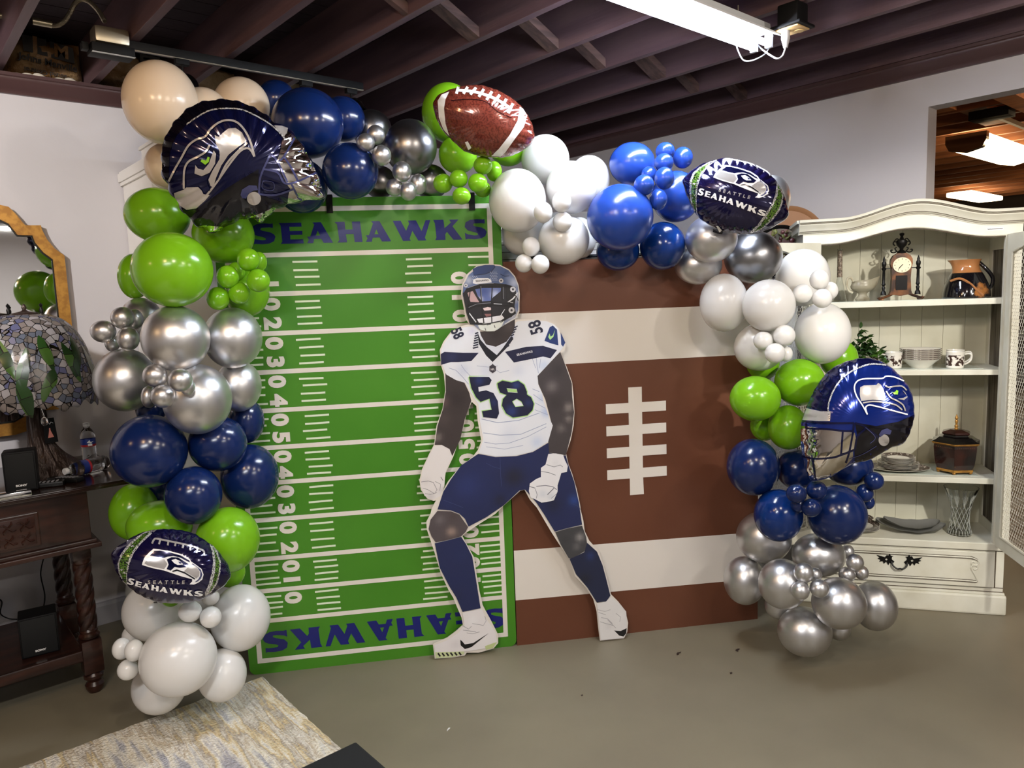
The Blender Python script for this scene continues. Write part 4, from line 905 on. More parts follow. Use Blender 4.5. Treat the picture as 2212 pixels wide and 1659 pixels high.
# ================================================================ foil balloons
def Z(bx, by, s): return lambda pts: [(bx + x / s, by + y / s) for x, y in pts]
class Foil:
    def __init__(s, name, label, cx, cy, depth, out, H, base, k, zf, scal=.012, group=None):
        s.c = at(cx, cy, depth); v = s.c - CAM; s.D = v.length; s.ey = v.normalized(); s.ex = s.ey.cross(Vector((0, 0, 1))).normalized(); s.ex = (s.ex * math.cos(.035) + s.ex.cross(s.ey) * 0).normalized(); s.ez = s.ex.cross(s.ey); s.cx, s.cy, s.H, s.kk, s.zf = cx, cy, H, k, zf
        e = thing(name, label, 'foil balloon', s.c, 0, group)
        e.matrix_world = Matrix(((s.ex.x, s.ey.x, s.ez.x, s.c.x), (s.ex.y, s.ey.y, s.ez.y, s.c.y), (s.ex.z, s.ey.z, s.ez.z, s.c.z), (0, 0, 0, 1)))
        s.e = e; pts = [s.loc(p) for p in zf(out)]; s.n = 240; s.rad = []
        for i in range(s.n):
            a = 2 * math.pi * i / s.n; d = (math.cos(a), math.sin(a)); best = 0
            for j in range(len(pts)):
                p, q = pts[j], pts[(j + 1) % len(pts)]; ex, ez = q[0] - p[0], q[1] - p[1]; den = d[0] * ez - d[1] * ex
                if abs(den) < 1e-12: continue
                t = (p[0] * ez - p[1] * ex) / den; u = (p[0] * d[1] - p[1] * d[0]) / den
                if t > 0 and -1e-6 <= u <= 1 + 1e-6: best = max(best, t)
            s.rad.append(best)
        s.rad = [(s.rad[i - 2] + s.rad[i - 1] * 2 + s.rad[i] * 3 + s.rad[(i + 1) % s.n] * 2 + s.rad[(i + 2) % s.n]) / 9 for i in range(s.n)]
        s.rad = [r * (1 + scal * (abs(math.sin(k * math.pi * i / s.n)) - .6)) for i, r in enumerate(s.rad)]
        mb = MB(); T = [0, .12, .25, .38, .5, .6, .7, .78, .85, .9, .94, .97, .99, 1.0]
        for sg in (-1, 1):
            rings = []
            for t in T:
                if t == 0: rings.append([mb.bm.verts.new((0, sg * s.h(0, 0), 0))] * s.n); continue
                rings.append([mb.bm.verts.new((math.cos(2 * math.pi * i / s.n) * s.rad[i] * t, sg * s.ht(t, i), math.sin(2 * math.pi * i / s.n) * s.rad[i] * t)) for i in range(s.n)])
            for a, b in zip(rings, rings[1:]):
                for i in range(s.n):
                    j = (i + 1) % s.n
                    mb.bm.faces.new((a[0], b[i], b[j]) if a[0] is a[1] else (a[i], b[i], b[j], a[j]))
        bmesh.ops.remove_doubles(mb.bm, verts=mb.bm.verts, dist=1e-5)
        s.body = mb.done('inflated_body', base, e, auto=60); s.lay = 0
    def loc(s, p):
        r = ray(*p); v = r * (s.D / r.dot(s.ey)) - s.ey * s.D
        return (v.dot(s.ex), v.dot(s.ez))
    def ht(s, t, i):
        f = abs(math.sin(s.kk * math.pi * i / s.n)); pk = 1 - .30 * (t ** 9) * (1 - f) - .008 * (t ** 4) * math.sin(5.3 * s.kk * math.pi * i / s.n)
        return s.H * max(0, (1 - t ** 2.3)) ** .62 * pk + .002 * (t < 1)
    def h(s, x, z):
        r = math.hypot(x, z); a = (math.atan2(z, x) / (2 * math.pi) % 1) * s.n; i = int(a) % s.n; f = a - int(a)
        R_ = s.rad[i] * (1 - f) + s.rad[(i + 1) % s.n] * f; t = min(r / R_, 1)
        return s.ht(t, i) * (1 - f) + s.ht(t, (i + 1) % s.n) * f if t < 1 else 0
    def drape(s, mb, name, m, flat=True, z=None):
        s.lay += 1; mb.cut(.011)
        for v in mb.bm.verts:
            x0, z0 = v.co.x, v.co.z; h = s.h(x0, z0)
            for _ in range(3): f = 1 - h / s.D; h = s.h(x0 * f, z0 * f)
            v.co = (x0 * f, -(h + .0009 + .00035 * s.lay), z0 * f)
        return mb.done(name, m, s.e, True, False, 80)
    def poly(s, name, m, *polys, raw=False):
        mb = MB()
        for p in polys: mb.slab([s.loc(q) for q in (p if raw else s.zf(p))], (), 0, 0)
        return s.drape(mb, name, m)
    def line(s, name, m, w, *ls):
        mb = MB()
        for p in ls:
            q = [Vector((*a, 0)) for a in s.zf(p)]
            q = [(v.x, v.y) for v in smooth_pts(q, 4)] if len(q) > 2 else [tuple(v[:2]) for v in q]
            mb.slab([s.loc(a) for a in stroke(q, w)], (), 0, 0)
        return s.drape(mb, name, m)
    def circ(s, name, m, x, y, a, b):
        return s.poly(name, m, [(x + a * math.cos(R(15 * i)), y + b * math.sin(R(15 * i))) for i in range(24)])
    def word(s, p, q, hh, m, mid=None):
        (x0, y0), (x1, y1) = s.zf([p, q]); xm, ym = s.zf([mid])[0] if mid else ((x0 + x1) / 2, (y0 + y1) / 2)
        cx, cy = 2 * xm - (x0 + x1) / 2, 2 * ym - (y0 + y1) / 2      # quadratic curve through the middle point
        def f(u, v):
            bx = (1 - u) ** 2 * x0 + 2 * u * (1 - u) * cx + u * u * x1; by = (1 - u) ** 2 * y0 + 2 * u * (1 - u) * cy + u * u * y1
            tx, ty = 2 * (1 - u) * (cx - x0) + 2 * u * (x1 - cx), 2 * (1 - u) * (cy - y0) + 2 * u * (y1 - cy); l = math.hypot(tx, ty)
            return s.loc((bx + ty / l * v, by - tx / l * v))
        return s.drape(word(MB(), 0, 1, f, hh, 0, 0, 1.25), 'team_word', m)
    def text(s, name, txt, p, q, size, m, sp=1., off=.0):
        (x0, y0), (x1, y1) = s.zf([p, q]); a = math.atan2(-(y1 - y0), x1 - x0); x, z = s.loc(((x0 + x1) / 2, (y0 + y1) / 2))
        mb = MB().text(txt, XZ(x, 0, z, a), size, off, 0, 1.1, sp); return s.drape(mb, name, m)

# ---- tilted navy helmet, upper left
F = Foil('helmet_foil_balloon', 'navy foil balloon shaped like a football helmet with bird logo, tilted at the upper left', 525, 362, 2.66,
 [(150,900),(165,700),(215,560),(290,440),(420,300),(560,220),(720,190),(880,180),(1050,215),(1200,280),(1340,370),(1430,455),(1560,485),(1640,580),(1700,650),(1770,760),(1830,880),(1890,1000),(1940,1130),(1975,1275),(1930,1308),(1800,1312),(1600,1348),(1540,1375),(1440,1405),(1350,1480),(1290,1548),(1240,1562),(1180,1512),(1120,1507),(1000,1540),(880,1600),(790,1660),(690,1675),(560,1610),(490,1530),(400,1450),(340,1370),(300,1290),(230,1200),(190,1100),(150,1000)],
 .085, 'foilnavy', 26, Z(320, 180, 5.183), .045, 'helmet foil balloons')
F.poly('crest', 'foilblack', [(158,690),(215,560),(290,440),(420,300),(560,220),(720,190),(880,180),(1050,215),(1200,280),(1340,370),(1430,465),(1340,435),(1200,355),(1050,298),(880,275),(760,285),(600,345),(440,450),(330,570),(270,680),(240,800),(230,1080),(195,1090),(155,950)])
F.poly('lower_shell', 'foilblack', [(1120,1500),(1000,1532),(790,1650),(690,1665),(560,1600),(400,1440),(345,1360),(430,1430),(560,1400),(700,1290),(1000,1100),(1240,960),(1230,1080),(1240,1250),(1560,1345),(1440,1395),(1290,1540)])
F.poly('neck_guard', 'foilchrome', [(1120,1500),(1180,1507),(1240,1556),(1290,1542),(1350,1475),(1440,1400),(1400,1390),(1300,1440),(1220,1470)])
F.poly('neck_guard', 'foilchrome', [(560,1600),(690,1666),(790,1652),(850,1610),(760,1600),(640,1590)])
F.poly('forehead_pad', 'foilgrey', [(1412,470),(1500,475),(1565,500),(1555,560),(1525,630),(1450,530)])
F.poly('face_opening', 'foilchrome', [(1500,640),(1562,530),(1640,595),(1700,660),(1770,765),(1830,885),(1890,1010),(1940,1140),(1965,1270),(1900,1300),(1750,1305),(1600,1340),(1560,1345),(1570,1250),(1590,1180),(1560,1140),(1540,1100),(1440,880),(1480,760)])
F.line('seam_tape', 'foilmesh2', 3, [(430,460),(560,370),(700,300),(880,280),(1050,295),(1200,360),(1340,440),(1450,530),(1540,630)])
F.line('face_guard', 'foilslate', 4.2, [(1370,790),(1290,960)], [(1290,960),(1450,1000),(1530,1120),(1680,1095),(1880,1000)], [(1380,800),(1450,880),(1560,1110)], [(1520,820),(1600,940),(1680,1100)], [(1450,880),(1520,820),(1640,610)], [(1290,960),(1250,1080),(1240,1250)], [(1240,1240),(1430,1250),(1640,1180)], [(1600,1120),(1640,1200),(1680,1280),(1720,1308)], [(1380,790),(1450,700)])
F.circ('ear_disc', 'foilgrey', 1185, 1290, 78, 75)
F.poly('ear_arc', 'foilslate', [(1035,1250),(1050,1190),(1130,1140),(1215,1145),(1230,1195),(1180,1200),(1125,1235),(1095,1290),(1055,1285)])
F.line('badge_frame', 'foilslate', 1.4, [(1285,1090),(1400,1110),(1395,1200),(1280,1175),(1285,1090)])
F.line('bird_outline', 'foilgrey', 4.4, [(230,1100),(300,960),(370,840),(450,700),(540,630),(640,595),(700,510),(800,435),(900,412),(1000,440),(1090,540),(1150,670),(1190,820)], [(1188,820),(1150,750),(1100,725),(1020,770),(900,920),(760,1120),(640,1270),(560,1350),(450,1405)])
F.poly('bird_head', 'foilgrey', [(745,580),(790,600),(830,560),(900,505),(980,500),(1050,550),(1100,650),(1010,710),(900,800),(820,920),(760,1060),(730,1165),(700,1150),(675,1080),(720,980),(800,850),(800,760),(760,680)])
F.line('bird_beak_line', 'foilnavy', 3, [(1090,665),(960,765),(860,880),(770,1080)], [(720,700),(790,780),(780,860),(700,980),(650,1090),(690,1200)])
F.line('bird_brow', 'foilgrey', 4.4, [(690,690),(640,770),(540,830),(450,880),(405,980),(400,1180)], [(1110,665),(990,775),(880,900),(800,1060)])
F.poly('bird_jaw', 'foilgrey', [(530,915),(560,955),(620,970),(680,900),(735,750),(762,790),(750,900),(690,1000),(600,1040),(520,1010)], [(430,1165),(560,1160),(600,1200),(620,1240),(690,1250),(640,1310),(540,1400),(430,1415),(360,1370),(300,1280),(290,1230),(400,1190)])
F.poly('bird_eye', 'foillime', [(588,875),(600,850),(650,865),(668,820),(690,830),(680,880),(640,912)])

# ---- blue helmet, right
F = Foil('helmet_foil_balloon', 'blue foil balloon shaped like a football helmet with chrome face guard, before the white hutch', 1852, 905, 2.90,
 [(150,930),(165,870),(190,800),(225,710),(265,610),(310,520),(370,430),(440,340),(530,270),(650,215),(780,180),(900,170),(1040,200),(1160,270),(1270,370),(1350,470),(1400,570),(1425,700),(1430,830),(1405,930),(1370,1030),(1330,1100),(1280,1150),(1180,1170),(1080,1230),(960,1300),(880,1330),(760,1350),(640,1410),(500,1500),(380,1545),(330,1550),(250,1540),(215,1440),(190,1350),(165,1240),(150,1100)],
 .10, 'foilblue', 34, Z(1700, 740, 5.183), .010, 'helmet foil balloons')
F.poly('crest', 'foilnavy', [(225,715),(265,612),(310,522),(370,432),(440,343),(530,273),(650,219),(780,184),(900,174),(1040,204),(1120,248),(950,238),(820,272),(700,332),(600,415),(520,525),(465,650),(450,770),(380,765)])
F.poly('lower_shell', 'foilblack', [(760,895),(1000,935),(1250,885),(1424,810),(1402,930),(1368,1028),(1326,1096),(1276,1145),(1180,1165),(1080,1225),(960,1294),(880,1324),(760,1344),(755,1200),(790,1050)])
F.poly('forehead_pad', 'foilgrey', [(222,735),(380,770),(490,770),(480,880),(360,880),(172,866),(194,800)])
F.poly('face_opening', 'foilchrome', [(155,930),(400,960),(620,990),(760,1010),(780,1130),(740,1210),(740,1290),(640,1402),(500,1492),(380,1537),(260,1535),(218,1440),(170,1240),(154,1100)])
F.line('seam_tape', 'foilmesh2', 3.2, [(1110,250),(950,240),(820,275),(700,335),(610,410),(530,520),(480,640),(460,740),(480,860)])
F.line('face_guard', 'foilnavy', 4.2, [(170,880),(450,900),(750,900)], [(210,960),(450,970),(625,990),(740,990)], [(750,900),(740,1000),(700,1220),(660,1350)], [(625,990),(605,1270)], [(165,1270),(300,1300),(500,1290),(620,1255),(760,1200)], [(285,1300),(320,1540)], [(760,900),(880,950),(790,1050),(760,1200)], [(880,950),(1000,1040),(1050,1100)], [(210,910),(210,960)])
F.line('jaw_bar', 'foilslate', 1.4, [(700,1300),(850,1250),(1000,1160)], [(880,950),(990,1060),(930,1130)])
F.circ('ear_disc', 'foilgrey', 1085, 1093, 60, 65)
F.poly('ear_arc', 'foilslate', [(1028,1030),(1060,980),(1120,960),(1172,985),(1155,1030),(1090,1025),(1045,1060)])
F.line('bird_outline', 'foilwhite', 2.8, [(900,805),(850,710),(780,600),(755,500),(790,430),(880,405),(1060,402),(1110,377),(1200,385),(1310,430)], [(900,805),(880,730),(920,700),(1010,715),(1180,760),(1350,805)])
F.poly('bird_head', 'foilgrey', [(820,500),(860,480),(1000,475),(1020,452),(1050,470),(1080,520),(1100,600),(1090,650),(960,640),(830,655),(815,580)])
F.line('bird_beak_line', 'foilgrey', 3, [(850,675),(960,660),(1100,670),(1220,700),(1290,755)], [(1100,480),(1140,500),(1220,488),(1290,490),(1340,535)], [(1112,545),(1160,615),(1230,650),(1300,700),(1325,765)])
F.poly('bird_jaw', 'foilgrey', [(1240,630),(1300,620),(1345,600),(1290,530),(1325,560),(1350,610),(1310,645)])
F.poly('bird_eye', 'foillime', [(1170,548),(1190,560),(1220,545),(1222,530),(1246,540),(1240,582),(1200,580)])

# ---- brown football
F = Foil('football_foil_balloon', 'brown foil balloon printed like a leather football with white laces, on top of the arch', 1047, 262, 2.88,
 [(583,655),(620,610),(700,575),(800,548),(900,548),(1000,580),(1090,630),(1150,680),(1195,740),(1225,800),(1243,880),(1225,925),(1170,970),(1100,1005),(1020,1020),(930,1015),(850,1000),(780,975),(710,910),(650,850),(610,780),(588,710)], .085, 'foilbrown', 30, Z(740, 0, 2.989), .010, 'football foil balloons')
F.poly('end_stripe', 'foilwhite', [(614,650),(640,610),(690,590),(665,640),(655,700),(665,800),(690,880),(650,835),(622,760)])
F.poly('end_stripe', 'foilwhite', [(1145,688),(1165,702),(1192,745),(1170,820),(1110,900),(1050,985),(1020,1012),(960,1008),(1010,960),(1080,870),(1130,780)])
F.line('seam', 'foilblack', 1.2, [(700,650),(830,640),(930,660),(1000,720),(1090,760)])
F.line('laces', 'foilwhite', 6, [(750,582),(850,592),(950,622),(1030,662),(1085,702)], [(748,560),(735,605)], [(808,560),(780,605)], [(862,565),(825,610)], [(912,575),(880,625)], [(965,590),(930,645)], [(1015,612),(975,665)], [(1058,638),(1025,695)], [(1100,668),(1070,730)])
F.poly('care_tag', 'labelwhite', [(790,918),(808,912),(832,955),(812,970)])

# ---- the two navy team footballs
G0 = dict(
 outer=[(650,470),(690,400),(780,330),(850,285),(950,305),(1100,340),(1280,400),(1400,480),(1420,520),(1500,580),(1570,640),(1590,720),(1560,790),(1490,830),(1420,850),(1350,840),(1400,800),(1400,770),(1250,720),(1100,660),(980,610),(800,560),(690,520),(640,500)],
 top=[(780,375),(860,318),(950,322),(1100,360),(1270,420),(1390,500),(1400,530),(1340,500),(1260,450),(1150,415),(1060,418),(1000,430),(900,408)],
 body=[(680,480),(760,398),(880,424),(1000,448),(1040,520),(1010,560),(980,590),(850,552),(730,515)],
 face=[(1040,455),(1120,430),(1220,442),(1300,500),(1372,552),(1330,590),(1230,592),(1150,572),(1080,620),(1020,592),(1060,530)],
 eye=[(1110,470),(1180,460),(1250,500),(1290,550),(1200,550),(1150,520)], pupil=[(1215,500),(1250,505),(1270,530),(1235,535)],
 beak=[(1395,575),(1430,565),(1490,600),(1530,680),(1515,735),(1470,765),(1380,700),(1290,645),(1340,610)],
 rim=[(1435,545),(1500,595),(1555,650),(1570,720),(1540,775),(1480,812),(1440,815),(1500,780),(1535,735),(1545,680),(1500,600),(1430,560)],
 mouth=[(1100,625),(1180,610),(1300,660),(1450,765),(1440,780),(1290,680),(1180,632),(1110,640)])
def teamlogo(F, aff):
    for nm, m, key in (('bird_head', 'foilwhite', 'outer'), ('bird_crown', 'foilnavy', 'top'), ('bird_neck', 'foilgrey', 'body'), ('bird_face', 'foilnavy', 'face'), ('bird_eye', 'foilwhite', 'eye'), ('bird_pupil', 'foilslate', 'pupil'), ('bird_beak', 'foilgrey', 'beak'), ('beak_rim', 'foilslate', 'rim'), ('mouth_line', 'foilblack', 'mouth')):
        F.poly(nm, m, [aff(p) for p in G0[key]])
mat('dark_navy_mylar', (20, 16, 58), .13, metal=.4, coat=.6); M['foildark'] = MATS['dark_navy_mylar']
F = Foil('football_foil_balloon', 'navy team football foil balloon with bird head and SEATTLE lettering, beside the blue balloons', 1590, 424, 2.94,
 [(105,560),(130,500),(200,440),(330,340),(480,250),(700,190),(850,165),(1000,175),(1150,210),(1300,260),(1450,330),(1600,430),(1700,540),(1780,660),(1850,800),(1890,920),(1920,1060),(1935,1150),(1900,1200),(1820,1250),(1700,1330),(1550,1400),(1400,1460),(1200,1480),(1050,1460),(850,1440),(650,1360),(500,1270),(400,1200),(330,1110),(230,920),(150,720)], .085, 'foildark', 28, Z(1460, 320, 7.9), .012, 'football foil balloons')
F.poly('band', 'foilmesh2', [(695,195),(560,235),(400,325),(290,422),(235,560),(228,740),(250,900),(305,1070),(405,1195),(370,1110),(352,1000),(352,850),(372,650),(432,470),(560,305),(700,205)])
F.poly('band_centre', 'foilmesh', [(560,252),(430,335),(325,432),(275,560),(258,740),(272,900),(315,1030),(345,1090),(337,900),(332,740),(360,560),(430,420),(540,290)])
F.poly('band', 'foilmesh2', [(1720,585),(1785,685),(1832,805),(1825,930),(1775,1060),(1650,1230),(1450,1398),(1290,1455),(1262,1440),(1400,1300),(1530,1120),(1640,950),(1700,780)])
F.poly('band_centre', 'foilmesh', [(1735,625),(1785,705),(1815,810),(1795,930),(1745,1050),(1615,1230),(1450,1370),(1335,1430),(1450,1300),(1560,1140),(1670,960),(1740,800)])
F.line('laces', 'foilwhite', 2.6, [(800,200),(850,182),(950,188),(1100,218),(1250,254),(1400,314),(1530,384),(1590,432),(1608,468)], [(905,185),(918,214)], [(1040,200),(1050,230)], [(1160,225),(1160,254)], [(1275,255),(1275,294)], [(1390,305),(1385,344)], [(1505,370),(1495,410)])
teamlogo(F, lambda p: p)
F.text('city_word', 'SEATTLE', (610, 655), (1385, 905), .0175, 'foilgrey', 1.9, .0006)
F.word((372, 790), (1520, 1175), 12.6, 'foilwhite', (885, 945))
F.poly('care_tag', 'labelwhite', [(690,1330),(720,1325),(785,1405),(745,1440)])
F.poly('care_tag', 'foilblack', [(640,1380),(700,1420),(740,1440),(780,1400),(815,1400),(790,1470),(700,1455),(630,1430)])
F = Foil('football_foil_balloon', 'navy team football foil balloon with bird head, low on the left column above white balloons', 370, 1223, 2.60,
 [(140,540),(200,480),(350,380),(520,270),(700,200),(900,165),(1100,165),(1300,190),(1480,240),(1650,340),(1750,410),(1850,500),(1960,650),(2030,760),(2060,910),(2040,960),(1960,1060),(1850,1150),(1700,1240),(1550,1310),(1350,1350),(1150,1355),(900,1340),(700,1270),(550,1190),(400,1060),(300,980),(220,830),(160,680)], .085, 'foildark', 28, Z(220, 1120, 7.373), .012, 'football foil balloons')
F.poly('band', 'foilmesh2', [(875,175),(700,207),(550,296),(402,433),(295,575),(250,722),(265,860),(332,1005),(428,1090),(402,1000),(402,880),(442,720),(502,560),(622,402),(762,272)])
F.poly('band_centre', 'foilmesh', [(780,196),(640,264),(492,394),(373,524),(295,652),(275,762),(294,880),(352,995),(390,1040),(387,900),(402,760),(442,602),(542,442),(682,302)])
F.poly('band', 'foilmesh2', [(1710,402),(1775,434),(1845,532),(1893,680),(1888,850),(1843,1030),(1755,1165),(1650,1235),(1642,1180),(1702,1050),(1752,850),(1772,680),(1752,522)])
F.poly('band_centre', 'foilmesh', [(1762,444),(1826,562),(1873,700),(1863,860),(1815,1030),(1718,1174),(1702,1185),(1762,1040),(1802,850),(1812,680),(1792,542)])
F.line('laces', 'foilgrey', 4, [(800,400),(838,328),(900,326),(1050,356),(1200,386),(1400,432),(1580,492),(1628,532),(1630,590)], [(930,340),(910,410)], [(1060,360),(1050,430)], [(1180,370),(1165,440)], [(1300,395),(1285,470)], [(1420,430),(1405,510)], [(1530,470),(1505,550)])
def aff3(S, D):
    Mx = Matrix([[a, b, 1] for a, b in S]).inverted(); X = Mx @ Vector([d[0] for d in D]); Y = Mx @ Vector([d[1] for d in D])
    return lambda p: (X[0] * p[0] + X[1] * p[1] + X[2], Y[0] * p[0] + Y[1] * p[1] + Y[2])
teamlogo(F, aff3([(640, 500), (1355, 842), (1590, 700)], [(640, 740), (1400, 1050), (1617, 870)]))
F.text('city_word', 'SEATTLE', (640, 940), (1415, 1095), .0165, 'foilgrey', 1.9, .0006)
F.word((402, 1035), (1610, 1245), 11.6, 'foilwhite', (950, 1172))
F.poly('neck_tab', 'foilblack', [(820,1330),(880,1325),(890,1348),(830,1346)])

# ================================================================ left wall: console table, lamp, mirror, white cabinet
TT = .935                                # table top height
t = thing('console_table', 'dark carved wooden console table with barley twist legs and lower shelf, by the left wall', 'table', (0, 3.44, 0))
MB().b2((-1.1, 0, TT - .024), (.80, .76, TT), .004).b2((-1.1, -.004, TT - .017), (.805, .0, TT - .007), .002).done('tabletop', 'woodtop', t, False)
mb = MB()
for z0, z1, x in ((.70, TT - .025, .612), (.685, .70, .628), (.665, .685, .642)):
    mb.b2((-.95, .03 - (x - .612), z0), (x, .70, z1), .003)
ap = mb.done('apron', 'wood', t, False)
for x0, x1 in ((-.35, -.05), (.10, .43)):
    MB().b2((x0, .018, .72), (x1, .032, .86), .004).done('panel_frame', 'wood', ap, False)
    mb = MB().b2((x0 + .015, .012, .732), (x1 - .015, .02, .848), .002)
    for i in range(5):
        for j in range(2):
            cx, cz = x0 + .05 + i * (x1 - x0 - .1) / 4, .762 + .055 * j
            for a in range(4): mb.tube([(cx, .012, cz), (cx + .02 * math.cos(a * 1.57 + .78), .008, cz + .02 * math.sin(a * 1.57 + .78)), (cx + .03 * math.cos(a * 1.57 + 1.1), .013, cz + .026 * math.sin(a * 1.57 + 1.1))], .004, 5)
    mb.done('carving', 'wood', ap)
def twist(x, y):
    mb = MB().box((x, y, .17), (.078, .078, .15), 0, .006).box((x, y, .635), (.07, .07, .06), 0, .005)
    mb.lathe([(0, 0), (.026, 0), (.036, .02), (.038, .035), (.028, .05), (.03, .056), (.04, .068), (.04, .08), (.03, .095)], (x, y, 0), 28)
    mb.lathe([(.03, .245), (.04, .252), (.042, .262), (.034, .272), (.036, .282), (.03, .292), (.026, .3)], (x, y, 0), 28)
    mb.lathe([(.026, .575), (.034, .582), (.038, .592), (.036, .61)], (x, y, 0), 28)
    n, m = 60, 32; rings = []
    for i in range(n + 1):
        z = .29 + .295 * i / n; ring = []
        for k in range(m):
            a = 2 * math.pi * k / m; r = .0285 + .0085 * abs(math.sin(2 * (a - z * 26))) ** .7
            ring.append(mb.bm.verts.new((x + r * math.cos(a), y + r * math.sin(a), z)))
        rings.append(ring)
    for A_, B_ in zip(rings, rings[1:]):
        for k in range(m): mb.bm.faces.new((A_[k], A_[(k + 1) % m], B_[(k + 1) % m], B_[k]))
    return mb
for x, y in ((.575, .10), (.575, .62), (-.80, .10), (-.80, .62)): twist(x, y).done('leg', 'wood', t, auto=30)
MB().b2((-.84, .075, .155), (.545, .66, .205), .006).done('lower_shelf', 'wood', t, False)

# stained glass lamp
lx, ly = ony(73, 850, 3.8).x, 3.8
t = thing('table_lamp', 'stained glass lamp with wisteria shade on a dark bronze tree trunk base', 'lamp', (lx, ly, TT))
ZB, ZT = 1.27 - TT, 1.655 - TT
def shade_r(u):                          # u 0 at the crown, 1 at the hem
    return .045 + .205 * math.sin(min(1, u * 1.02) * math.pi / 2) ** .62
def shade_surf(th, u, off=0):
    hem = .022 * (1 + math.sin(9 * th)) * .5 + .010 * math.sin(23 * th)
    z = ZT - (ZT - ZB + hem) * (u ** 1.55); r = shade_r(u) + off
    return Vector((r * math.cos(th), r * math.sin(th), z))
bm_ = MB(); g = [[bm_.bm.verts.new(shade_surf(2 * math.pi * i / 144, j / 28)) for j in range(29)] for i in range(144)]
for i in range(144):
    for j in range(28): bm_.bm.faces.new((g[i][j], g[(i + 1) % 144][j], g[(i + 1) % 144][j + 1], g[i][j + 1]))
bmesh.ops.solidify(bm_.bm, geom=bm_.bm.faces[:], thickness=.003)
sh = bm_.done('lamp_shade', 'tiffany', t, auto=80)
MB().lathe([(0, .045), (.006, .04), (.01, .028), (.007, .018), (.016, .012), (.05, .004), (.056, -.006), (.05, -.008)], (0, 0, ZT + .002), 28).done('cap', 'bronze', t)
rnd = random.Random(5)
for a0, u0, L_, tw in ((-2.2, .42, .34, .5), (-1.75, .5, .42, -.3), (-1.5, .38, .36, .25), (-1.1, .46, .4, .35), (-.8, .40, .36, -.2), (-1.9, .75, .3, .3), (-1.35, .7, .26, -.5), (-.55, .5, .4, .2), (-2.6, .5, .4, .1)):
    mb = MB(); n = 10; L1, L2 = [], []
    for k in range(n + 1):
        v = k / n; wd = .12 * math.sin(math.pi * v) ** .8 * (1 - .3 * v); a = a0 + tw * v * .5; u = u0 + L_ * v
        L1.append(mb.bm.verts.new(shade_surf(a - wd, u, .0022))); L2.append(mb.bm.verts.new(shade_surf(a + wd, u, .0022)))
    for k in range(n):
        mid = [mb.bm.verts.new(shade_surf(a0 + tw * v * .5, u0 + L_ * v, .0028)) for v in (k / n, (k + 1) / n)]
        mb.bm.faces.new((L1[k], L1[k + 1], mid[1], mid[0])); mb.bm.faces.new((mid[0], mid[1], L2[k + 1], L2[k]))
    bmesh.ops.remove_doubles(mb.bm, verts=mb.bm.verts, dist=1e-5)
    mb.done('glass_leaf', 'tiffleaf', sh, True)
# trunk: ribbed shaft flaring into a rounded root that reaches right
mb = MB(); n, m = 40, 40; rings = []
for i in range(n + 1):
    z = .40 * (1 - i / n); f = max(0, (.19 - z) / .19); r = .030 + .022 * ((.40 - z) / .40) + .045 * f ** 1.6
    ring = []
    for k in range(m):
        a = 2 * math.pi * k / m; toe = .095 * (f ** 2.2) * max(0, math.cos(a - .0)) ** 1.5 * (1 if z > .03 else .9)
        rr_ = (r + toe) * (1 + .07 * math.sin(9 * a + 14 * z) + .03 * math.sin(17 * a - 20 * z))
        ring.append(mb.bm.verts.new((rr_ * math.cos(a) + .0 + .02 * f, rr_ * math.sin(a), z)))
    rings.append(ring)
for A_, B_ in zip(rings, rings[1:]):
    for k in range(m): mb.bm.faces.new((A_[k], A_[(k + 1) % m], B_[(k + 1) % m], B_[k]))
mb.bm.faces.new(rings[0]); mb.bm.faces.new(rings[-1][::-1])
mb.lathe([(0, .47), (.012, .47), (.012, .44), (.03, .43), (.034, .40), (.03, .39)], (0, 0, 0), 20)
mb.done('base', 'bronze', t)
MB().tube([(0, 0, .40), (0, 0, ZT)], .007, 8).done('stem', 'bronze', t)
for dx in (-.02, .02):
    MB().lathe([(0, 0), (.006, .004), (.008, .02), (.004, .03), (.008, .04), (0, .05)], (dx * 3, -.02, ZT + .0), 10).done('finial', 'iron', t)
mb = MB().tube(smooth_pts([shade_surf(-1.72, .35, .012), shade_surf(-1.72, .6, .008), shade_surf(-1.70, .85, .006), shade_surf(-1.6, 1.0, .0) + Vector((0, 0, -.03))], 8), .0025, 6).sphere(shade_surf(-1.6, 1.0) + Vector((0, 0, -.05)), .013, (1, 1, 1.5))
mb.done('pull_chain', 'glass', t)
lab = MB().slab([(-.025, -.055), (.03, -.055), (.022, .055), (-.02, .055)], (), .001, 0).done('hang_label', 'blackm', t)
lab.location = (.035, -.062, .21); lab.rotation_euler = (0, 0, R(15))
o = MB().tube([(-.016, -.001, .035), (-.010, -.001, .028), (-.004, -.001, .037), (.002, -.001, .028), (.008, -.001, .037), (.016, -.001, .031)], .0012, 5).done('label_script', 'labelwhite', lab)
o = MB().slab([(-.002, .012), (.002, .012), (.003, 0), (.014, -.03), (-.010, -.032), (-.003, 0)], (), 0, -.001).done('label_figure', mat('pink_print', (200, 130, 120), .5), lab)
